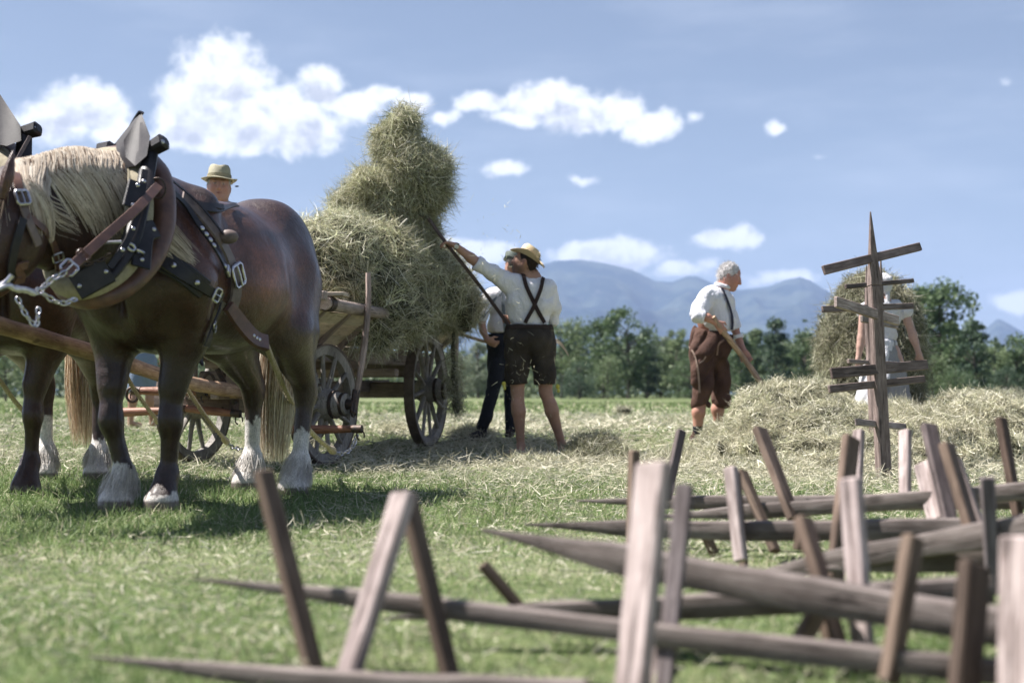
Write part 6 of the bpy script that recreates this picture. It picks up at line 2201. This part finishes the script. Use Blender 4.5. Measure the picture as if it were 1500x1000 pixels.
# ---------------- the man half hidden behind him
def back_man():
    Y = 14.4
    o = person('person', 'man in dark trousers, grey braces and greenish hat, half hidden behind the barefoot man', P(726, 640, Y))
    J = lambda x, y, d=0.0: P(x, y, Y + d)
    g0 = float(gz(0, Y))
    hc = J(752, 388); f = A(-.5, .75, -.1); u = A(0, 0, 1)
    B = Field(A(-.75, 13.8, g0 - .02), A(.45, 15.0, 2.0), .010)
    g = head_sdf(B, hc, f, u)
    nb = J(748, 416)
    limb(B, [hc - A(0, 0, .05), nb], [.055, .06]); B.ell(J(741, 452), (.14, .07, .18), .05); B.ell(J(738, 500), (.13, .09, .12), .05)
    limb(B, [J(716, 438, -.04), J(705, 468, -.10)], [.04, .040]); limb(B, [J(705, 468, -.10), J(708, 486, -.15), J(714, 498, -.2)], [.043, .036, .028])
    hand_sdf(B, J(714, 498, -.2), A(.75, 0, -.4), A(.2, .9, .3), 1, .95)
    limb(B, [J(765, 436, .1), J(775, 480, .2), J(762, 502, .25)], [.05, .043, .03]); hand_sdf(B, J(762, 502, .25), A(-.4, 0, -.4), A(0, -1, 0), 1, .95)
    for (a, b, c) in ((J(731, 505), J(724, 560, -.05), J(708, 622, -.1)), (J(745, 505), J(747, 565, .05), J(748, 630, .05))):
        limb(B, [a, b, c], [.09, .06, .035], .03)
    B.plane(A(0, 0, g0 + .05), A(0, 0, -1))
    ff, rr, uu = frame(f, u)
    body(o, B, face_marks(g, 1, ff, rr, uu), 8)
    hair_cap(o, hc, f, u, 1.0, (.10, .09, .08), 300, .025, seed=6)
    S = Field(A(-.55, 14.0, 1.0), A(.45, 14.95, 1.85), .011)
    S.ell(J(742, 448), (.205, .135, .22), .06); S.ell(J(738, 478), (.18, .13, .16), .06); S.cone(J(722, 432), J(762, 434), .09, .09, .05)
    limb(S, [J(716, 436, -.04), J(705, 466, -.10)], [.088, .070], .04); limb(S, [J(765, 436, .1), J(775, 475, .19)], [.085, .068], .04)
    S.cone(nb, nb - A(0, 0, .08), .068, .12, .03)
    S.plane(J(738, 488), A(0, 0, -1))
    sh, V, Q = cloth(o, 'shirt', S, (.68, .66, .68), .010, 7, 21, .05, (1, 1, .55))
    brace(sh, V, Q, [(733, 418), (737, 445), (740, 486)], .034, (.16, .18, .20))
    T = Field(A(-.55, 13.9, g0), A(.35, 14.95, 1.3), .011)
    T.ell(J(738, 502), (.185, .14, .13), .05); T.cone(J(729, 490), J(747, 490), .115, .115, .04)
    limb(T, [J(731, 508), J(724, 560, -.05), J(712, 610, -.1), J(707, 624, -.1)], [.115, .082, .068, .066], .04)
    limb(T, [J(745, 508), J(747, 565, .05), J(748, 628, .05)], [.112, .080, .068], .04)
    T.plane(J(738, 486), A(0, 0, 1))
    cloth(o, 'trousers', T, (.022, .024, .032), .009, 8, 23, .15, (1, 1, .7))
    shoe(o, J(706, 624, -.1), J(698, 632, -.2), (.03, .028, .032), 0); shoe(o, J(748, 632, .05), J(745, 640, -.1), (.035, .022, .02), 0)
    straw_hat(o, hc + A(0, 0, .055), A(-.05, 0, 1), f, .10, .088, .09, (.12, .15, .13), dent=.5, curl=.02, name='felt_hat')
    fk = thing('hay_fork', J(712, 500, -.2), 'pale hay fork held level by the man in dark trousers', 'hay fork')
    mb = MB(); mb.tube(spline([J(668, 487, -.22), J(715, 501, -.16), J(770, 508, .15), J(800, 505, .3)], 16), .017, 8, col=(1.5, 1.35, 1.1)); mb.build('handle', M['timber'], fk, True)
    for k in (0, 1):
        mb = MB(); mb.tube(spline([J(798, 505, .3), J(812, 500 - 3 * k, .3 + .05 * k), J(824, 508 - 3 * k, .3 + .08 * k), J(833, 522 - 2 * k, .3 + .1 * k)], 10), [.009] * 5 + [.008, .007, .006, .005, .003], 6, col=(1.9, 1.8, 1.5)); mb.build('tine', M['timber'], fk, True)


# ---------------- the white haired man
def old_man():
    Y = 14.0
    o = person('person', 'white haired stout man in brown knee breeches working at the hay mound', P(1038, 645, Y))
    J = lambda x, y, d=0.0: P(x, y, Y + d)
    hc = J(1070, 405); f = A(.90, -.20, -.38); u = A(.18, 0, 1)
    ff, rr, uu = frame(f, u)
    g0 = float(gz(0, Y))
    B = Field(A(1.62, 13.55, g0 - .02), A(2.5, 14.5, 2.0), .0090)
    g = head_sdf(B, hc, f, u, 1.03, 1.25, .012)
    nb = J(1058, 424)
    limb(B, [hc - uu * .05 - ff * .03, nb], [.064, .072]); B.ell(hc + ff * .02 - uu * .10, (.05, .05, .03), .03)
    B.ell(J(1045, 460), (.17, .15, .25), .05); B.ell(J(1042, 505), (.12, .10, .12), .05)
    limb(B, [J(1036, 436, -.15), J(1020, 462, -.26)], [.052, .048]); limb(B, [J(1020, 462, -.26), J(1036, 465, -.30), J(1050, 473, -.30)], [.045, .040, .029])
    hand_sdf(B, J(1050, 473, -.30), A(.62, .05, -.72), A(-.2, .95, .2), 1, .95, 1.05)
    limb(B, [J(1066, 440, .18), J(1076, 480, .16)], [.05, .045]); limb(B, [J(1076, 480, .16), J(1083, 500, .10), J(1090, 515, .0)], [.042, .036, .029])
    hand_sdf(B, J(1090, 515, .0), A(.45, -.1, -.8), A(-.3, -.9, .1), 1, .95, 1.05)
    for (a, b, c) in ((J(1028, 512, -.08), J(1027, 585, -.09), J(1022, 632, -.09)), (J(1050, 512, .10), J(1054, 585, .10), J(1052, 622, .10))):
        mid = b * .6 + c * .4
        limb(B, [a, b, mid - A(.012, 0, 0), c], [.075, .058, .062, .040], .03)
    mk = face_marks(g, 1.03, ff, rr, uu, brow=(.5, .45, .42), blush=.6) + [(hc, .14, (.52, .20, .15), .25), (nb + A(0, 0, .03), .07, (.5, .2, .15), .35)]
    body(o, B, mk, 11, A(.46, .24, .18))
    hair_cap(o, hc, f, u, 1.05, (.60, .58, .58), 1500, .035, seed=9)
    S = Field(A(1.58, 13.5, 1.0), A(2.45, 14.5, 1.85), .0095)
    S.ell(J(1045, 450), (.175, .215, .22), .06); S.ell(J(1052, 472), (.19, .19, .16), .06)
    S.cone(J(1040, 436, -.12), J(1062, 440, .14), .10, .09, .05); S.cone(nb + A(0, 0, .005), nb - A(.01, 0, .07), .078, .13, .03)
    limb(S, [J(1036, 438, -.15), J(1026, 452, -.22), J(1020, 462, -.26)], [.105, .085, .078], .04)
    S.cone(J(1020, 462, -.26), J(1031, 464, -.29), .070, .068, .03)
    limb(S, [J(1064, 440, .16), J(1077, 480, .16), J(1081, 496, .11)], [.09, .068, .066], .04)
    S.plane(J(1046, 492), A(.28, 0, -1))
    S.ell(J(1040, 465.5, -.30), (.055, .06, .05), .01, sub=True)
    sh, V, Q = cloth(o, 'shirt', S, (.72, .72, .77), .010, 7.5, 31, .05, (1, 1, .6))
    mb = MB(); th = np.linspace(0, 6.28, 24)
    mb.tube([nb + A(math.cos(a) * .070 + .005, math.sin(a) * .075, .032 - .02 * math.cos(a)) for a in th], .018, 8, cap=False, col=(.72, .72, .77)); mb.build('collar', M['cloth'], sh, True)
    mb = MB(); a = J(1028, 463.5, -.285); mb.tube([a, a + A(.02, 0, -.004)], [.070, .066], 16, col=(.72, .72, .77)); mb.build('cuff', M['cloth'], sh, True)
    mb = MB(); a = J(1079, 492, .12); mb.tube([a, a + A(.008, -.006, -.03)], [.066, .062], 16, col=(.72, .72, .77)); mb.build('cuff', M['cloth'], sh, True)
    brace(sh, V, Q, [(1056, 424), (1063, 440), (1069, 458), (1071, 472), (1070, 482)], .035, (.04, .04, .06), .014)
    T = Field(A(1.60, 13.55, .3), A(2.35, 14.5, 1.35), .0095)
    T.ell(J(1040, 508), (.215, .20, .17), .06); T.ell(J(1026, 518, -.02), (.15, .17, .17), .06); T.cone(J(1034, 490), J(1050, 492), .165, .16, .05)
    limb(T, [J(1030, 520, -.09), J(1028, 560, -.09), J(1027, 590, -.09), J(1027, 602, -.09)], [.155, .118, .098, .075], .04)
    limb(T, [J(1050, 520, .09), J(1055, 560, .10), J(1056, 588, .10), J(1055, 601, .10)], [.145, .115, .098, .075], .04)
    T.plane(J(1036, 479), A(.30, 0, 1)); T.plane(J(1040, 599), A(0, 0, -1))
    def suede(V, c):
        w = np.clip(.45 + 1.0 * vnoise(V, 6, 19, 3), 0, 1)[:, None]
        return (c * (1 - w) + A(.13, .075, .058) * w)
    to, V2, Q2 = cloth(o, 'knee_breeches', T, (.055, .030, .024), .019, 7, 33, .2, (1, 1, .7), paint=suede)
    brace(to, V2, Q2, [(1010, 508), (1018, 520), (1023, 545), (1025, 575)], .018, (.30, .22, .18), .003, name='seam_piping')
    brace(to, V2, Q2, [(1024, 532), (1030, 528), (1034, 522)], .014, (.30, .22, .18), .003, name='seam_piping')
    brace(to, V2, Q2, [(1050, 520), (1052, 505), (1060, 498)], .02, (.24, .16, .13), .003, name='flap_edge')
    for (a, zz) in ((J(1022, 632, -.09), 624), (J(1052, 622, .10), 615)):
        b = J(1022 if zz == 624 else 1053, zz, a[1] - Y)
        mb = MB(); mb.tube([b, (a + b) / 2, a - A(0, 0, .03)], [.050, .048, .045], 16, col=(.02, .02, .028)); mb.build('sock', M['cloth'], o, True)
        shoe(o, a, a + A(.2, -.1, 0), (.07, .035, .03), 0)
    rk = thing('hay_rake', J(1090, 520, -.1), 'thick pale handled wooden fork pushed into the mound by the white haired man', 'hay rake')
    mb = MB(); mb.tube(spline([J(1045, 464, -.33), J(1060, 486, -.27), J(1092, 528, -.08), J(1128, 580, -.25)], 16), [.022] * 3 + [.028] * 10 + [.026, .024, .022], 10, col=(1.5, 1.25, .95)); mb.build('handle', M['timber'], rk, True)
    for k in (-1, 1):
        mb = MB(); e = J(1128, 580, -.25); mb.tube(spline([e, e + A(.04, .04 * k, -.08), e + A(.08, .07 * k, -.2)], 6), .012, 6); mb.build('prong', M['timber'], rk, True)


# ---------------- the woman in white
def woman():
    Y = 13.4
    o = person('person', 'woman in white blouse and apron seen from behind, standing before the haystack', P(1297, 640, Y))
    J = lambda x, y, d=0.0: P(x, y, Y + d)
    g0 = float(gz(0, Y))
    hc = J(1293, 420, .03); f = A(-.25, .95, -.1); u = A(0, 0, 1)
    B = Field(A(2.95, 12.95, g0 - .02), A(4.15, 13.95, 1.9), .0100)
    g = head_sdf(B, hc, f, u, .90)
    nb = J(1291, 440)
    limb(B, [hc - A(0, 0, .05), nb], [.045, .05]); B.ell(J(1294, 465), (.15, .09, .20), .05); B.ell(J(1296, 520), (.15, .12, .15), .05)
    for (a, b, w, h, sd) in ((J(1266, 452), J(1262, 495, -.03), J(1257, 526, -.06), A(-.05, 0, -1), 1), (J(1323, 452), J(1337, 490, -.03), J(1346, 518, -.06), A(.22, 0, -1), -1)):
        limb(B, [a, b, w], [.045, .038, .025], .02)
        B.cone(b - A(0, 0, .03), b * .6 + w * .4, .037, .032, .02)
        hand_sdf(B, w, h, A(-.6 * sd, .5, 0), sd, .45, .92)
    for dx in (-.08, .08):
        limb(B, [J(1297, 530) + A(dx, 0, 0), J(1297, 590) + A(dx, 0, 0), A(J(1297, 600)[0] + dx, Y, g0 + .04)], [.09, .055, .035], .03)
        B.cone(A(J(1297, 600)[0] + dx, Y, g0 + .04), A(J(1297, 600)[0] + dx, Y + .14, g0 + .03), .035, .03, .02)
    ff, rr, uu = frame(f, u)
    body(o, B, face_marks(g, .94, ff, rr, uu), 14, A(.46, .29, .235))
    K = Field(hc - .2, hc + .2, .009); MM = np.stack([ff, rr, uu], 1)
    K.ell(hc + ff * -.02 + uu * .03, (.102, .088, .104), .02, MM); K.cone(hc - ff * .07 - uu * .04, hc - ff * .085 - uu * .15, .03, .018, .03); K.plane(hc + ff * .03 + uu * .02, ff - uu * .6)
    cloth(o, 'headscarf', K, (.60, .59, .62), .005, 14, 41, .06)
    S = Field(A(2.95, 13.0, .95), A(4.1, 13.8, 1.65), .0095)
    S.ell(J(1294, 462), (.178, .12, .17), .05); S.ell(J(1294, 490), (.145, .11, .14), .05); S.cone(J(1276, 450), J(1313, 450), .075, .075, .05)
    S.cone(nb - A(0, 0, .02), nb - A(0, 0, .07), .055, .10, .03)
    S.ell(J(1266, 456), (.080, .085, .085), .02); S.ell(J(1325, 456), (.080, .085, .085), .02)
    S.plane(J(1294, 508), A(0, 0, -1))
    cloth(o, 'blouse', S, (.60, .59, .63), .010, 11, 43, .05, (1, 1, .6))
    T = Field(A(2.9, 12.95, g0), A(4.1, 13.95, 1.2), .011)
    T.cone(J(1295, 508), J(1297, 560), .125, .20, .05); T.cone(J(1297, 555), J(1300, 618), .20, .27, .05)
    T.plane(J(1295, 497), A(0, 0, 1)); T.plane(J(1295, 628), A(0, 0, -1))
    T.wrinkle(lambda X: .006 * np.sin(np.arctan2(X[:, 1] - Y, X[:, 0] - J(1297, 0)[0]) * 17) * np.clip((1.2 - X[:, 2]) * 1.5, 0, 1))
    cloth(o, 'skirt', T, (.27, .27, .28), .006, 9, 44, .1, (1, 1, .4))
    Ap = Field(A(2.9, 12.85, g0), A(4.1, 13.95, 1.25), .011)
    Ap.cone(J(1294, 506), J(1293, 560), .135, .212, .05); Ap.cone(J(1293, 555), J(1290, 600), .21, .26, .05)
    Ap.plane(J(1297, 545), A(.75, .12, -.42)); Ap.plane(J(1295, 496), A(0, 0, 1)); Ap.plane(J(1295, 606), A(0, 0, -1))
    Ap.wrinkle(lambda X: .004 * np.sin(np.arctan2(X[:, 1] - Y, X[:, 0] - J(1297, 0)[0]) * 19) * np.clip((1.2 - X[:, 2]) * 1.5, 0, 1))
    cloth(o, 'apron', Ap, (.60, .60, .64), .008, 10, 45, .05, (1, 1, .4))


# ---------------- the driver behind the near horse's back
def driver():
    Y = 10.55
    o = person('person', 'driver in a small straw hat looking over the near horse\'s back from the wagon seat', P(321, 450, Y))
    J = lambda x, y, d=0.0: P(x, y, Y + d)
    hc = J(321, 274, -.02); f = A(.20, -.97, .08); u = A(.04, 0, 1)
    ff, rr, uu = frame(f, u)
    hip = W(3.2, -.10, 1.42); hip = A(J(323, 0)[0], Y + .02, 1.40)
    B = Field(A(-2.7, 9.75, .90), A(-1.6, 10.95, 2.3), .0078)
    g = head_sdf(B, hc, f, u, 1.02, 1.15, .010)
    nb = J(322, 302)
    limb(B, [hc - uu * .05, nb], [.062, .07]); B.ell((nb + hip) / 2, (.17, .11, .26), .05); B.ell(hip, (.17, .13, .12), .05)
    for sd in (1, -1):
        s0 = nb + A(.19 * sd, 0, -.06); e = s0 + A(.06 * sd, -.05, -.27); w = e + A(-.08 * sd, -.24, -.02)
        limb(B, [s0, e, w], [.05, .042, .028], .02)
        hand_sdf(B, w, A(-.3 * sd, -.9, 0), A(0, 0, -1), sd, .8)
        k = hip + A(.12 * sd, -.44, .03); an = k + A(0, -.08, -.42)
        limb(B, [hip + A(.09 * sd, 0, 0), k, an], [.09, .06, .04], .03)
    mk = face_marks(g, 1.02, ff, rr, uu, brow=(.16, .11, .09), blush=.5)
    body(o, B, mk, 17, A(.52, .28, .21))
    hair_cap(o, hc, f, u, 1.02, (.48, .45, .44), 700, .02, seed=12)
    S = Field(A(-2.6, 10.1, 1.25), A(-1.7, 11.0, 2.1), .011)
    S.ell(nb * .7 + hip * .3, (.21, .14, .22), .05); S.ell(nb * .3 + hip * .7, (.19, .14, .20), .05); S.cone(nb - A(.13, 0, .06), nb + A(.13, 0, -.06), .085, .085, .05); S.cone(nb + A(0, 0, .01), nb - A(0, 0, .06), .075, .12, .03)
    for sd in (1, -1):
        s0 = nb + A(.19 * sd, 0, -.06); e = s0 + A(.06 * sd, -.05, -.27)
        limb(S, [s0, e], [.085, .066], .04)
    cloth(o, 'shirt', S, (.60, .58, .60), .009, 8, 51, .05, (1, 1, .6))
    T = Field(A(-2.7, 9.75, .85), A(-1.6, 11.0, 1.7), .011)
    T.ell(hip, (.20, .16, .14), .05)
    for sd in (1, -1):
        k = hip + A(.12 * sd, -.44, .03); an = k + A(0, -.08, -.42)
        limb(T, [hip + A(.09 * sd, 0, 0), k, an + A(0, 0, .02)], [.115, .085, .07], .04)
    cloth(o, 'trousers', T, (.05, .045, .045), .008, 8, 53, .15)
    for sd in (1, -1):
        k = hip + A(.12 * sd, -.44, .03); an = k + A(0, -.08, -.42)
        mb = MB(); mb.tube(spline([an + A(0, .05, -.02), an + A(0, -.06, -.02), an + A(0, -.18, -.03)], 6), [.035, .045, .045, .045, .04, .02], 10, col=(.03, .025, .022)); mb.build('shoe', M['cloth'], o, True)
    straw_hat(o, J(321, 268, -.02) + uu * .012, A(.02, .08, 1), f, .140, .092, .118, (.46, .42, .29), band=(.30, .27, .19), dent=.35, curl=.012, seed=3)
    mb = MB(); q = J(345, 273, -.05); mb.ball(q + A(.01, 0, 0), (.016, .008, .006), 6, (.05, .04, .04)); mb.build('feather_tuft', M['cloth'], o, True)


def walker():
    """someone beyond the wagon, seen only below the knee between the horses' legs"""
    Y = 17.2
    g0 = float(gz(0, Y))
    o = person('person', 'person beyond the wagon, only bare legs and blue shorts showing between the horse\'s front legs', P(208, 620, Y))
    J = lambda x, y, d=0.0: P(x, y, Y + d)
    B = Field(A(-4.85, 16.8, g0 - .02), A(-4.05, 17.6, 1.98), .012)
    hc = A(-4.48, Y, 1.78); f = A(.5, .8, 0); u = A(0, 0, 1)
    g = head_sdf(B, hc, f, u); nb = hc - A(0, 0, .17)
    limb(B, [hc, nb], [.05, .055]); B.ell(nb - A(0, 0, .28), (.17, .11, .27), .05); B.ell(nb - A(0, 0, .62), (.16, .11, .14), .05)
    for sd in (1, -1):
        s0 = nb + A(.18 * sd, 0, -.07); e = s0 + A(.05 * sd, 0, -.28); w = e + A(-.02 * sd, .1, -.22)
        limb(B, [s0, e, w], [.045, .038, .026]); hand_sdf(B, w, A(0, .2, -1), A(-sd, 0, 0), sd, .4)
    for (kx, ax, d, sd) in ((198, 191, -.1, -1), (219, 223, .1, 1)):
        kn = J(kx, 566, d * .5); an = J(ax, 612, d); an[2] = g0 + .08
        limb(B, [nb + A(.08 * sd, 0, -.70), kn, kn * .6 + an * .4 - A(0, .02, 0), an], [.09, .055, .056, .034], .03)
        B.cone(an - A(0, 0, .04), an + A(.10, .05, -.05), .034, .03, .02)
    ff, rr, uu = frame(f, u)
    body(o, B, face_marks(g, 1, ff, rr, uu), 19)
    hair_cap(o, hc, f, u, 1.0, (.08, .05, .035), 200, .03, seed=15)
    S = Field(A(-4.85, 16.8, .95), A(-4.05, 17.5, 1.75), .013)
    S.ell(nb - A(0, 0, .25), (.205, .14, .24), .05); S.ell(nb - A(0, 0, .48), (.185, .14, .16), .05); S.plane(A(0, 0, nb[2] - .60), A(0, 0, -1))
    for sd in (1, -1): limb(S, [nb + A(.18 * sd, 0, -.07), nb + A(.22 * sd, 0, -.28)], [.08, .07], .04)
    cloth(o, 'shirt', S, (.60, .60, .64), .009, 8, 61)
    T = Field(A(-4.85, 16.8, .45), A(-4.05, 17.6, 1.25), .013)
    T.ell(nb - A(0, 0, .64), (.185, .14, .14), .05)
    for (kx, sd, d) in ((199, -1, -.05), (217, 1, .05)):
        limb(T, [nb + A(.08 * sd, 0, -.70), J(kx, 575, d)], [.12, .11], .04)
    T.plane(J(208, 574), A(0, 0, -1))
    cloth(o, 'shorts', T, (.20, .25, .34), .007, 9, 63)


fork_man(); back_man(); old_man(); woman(); driver(); walker()
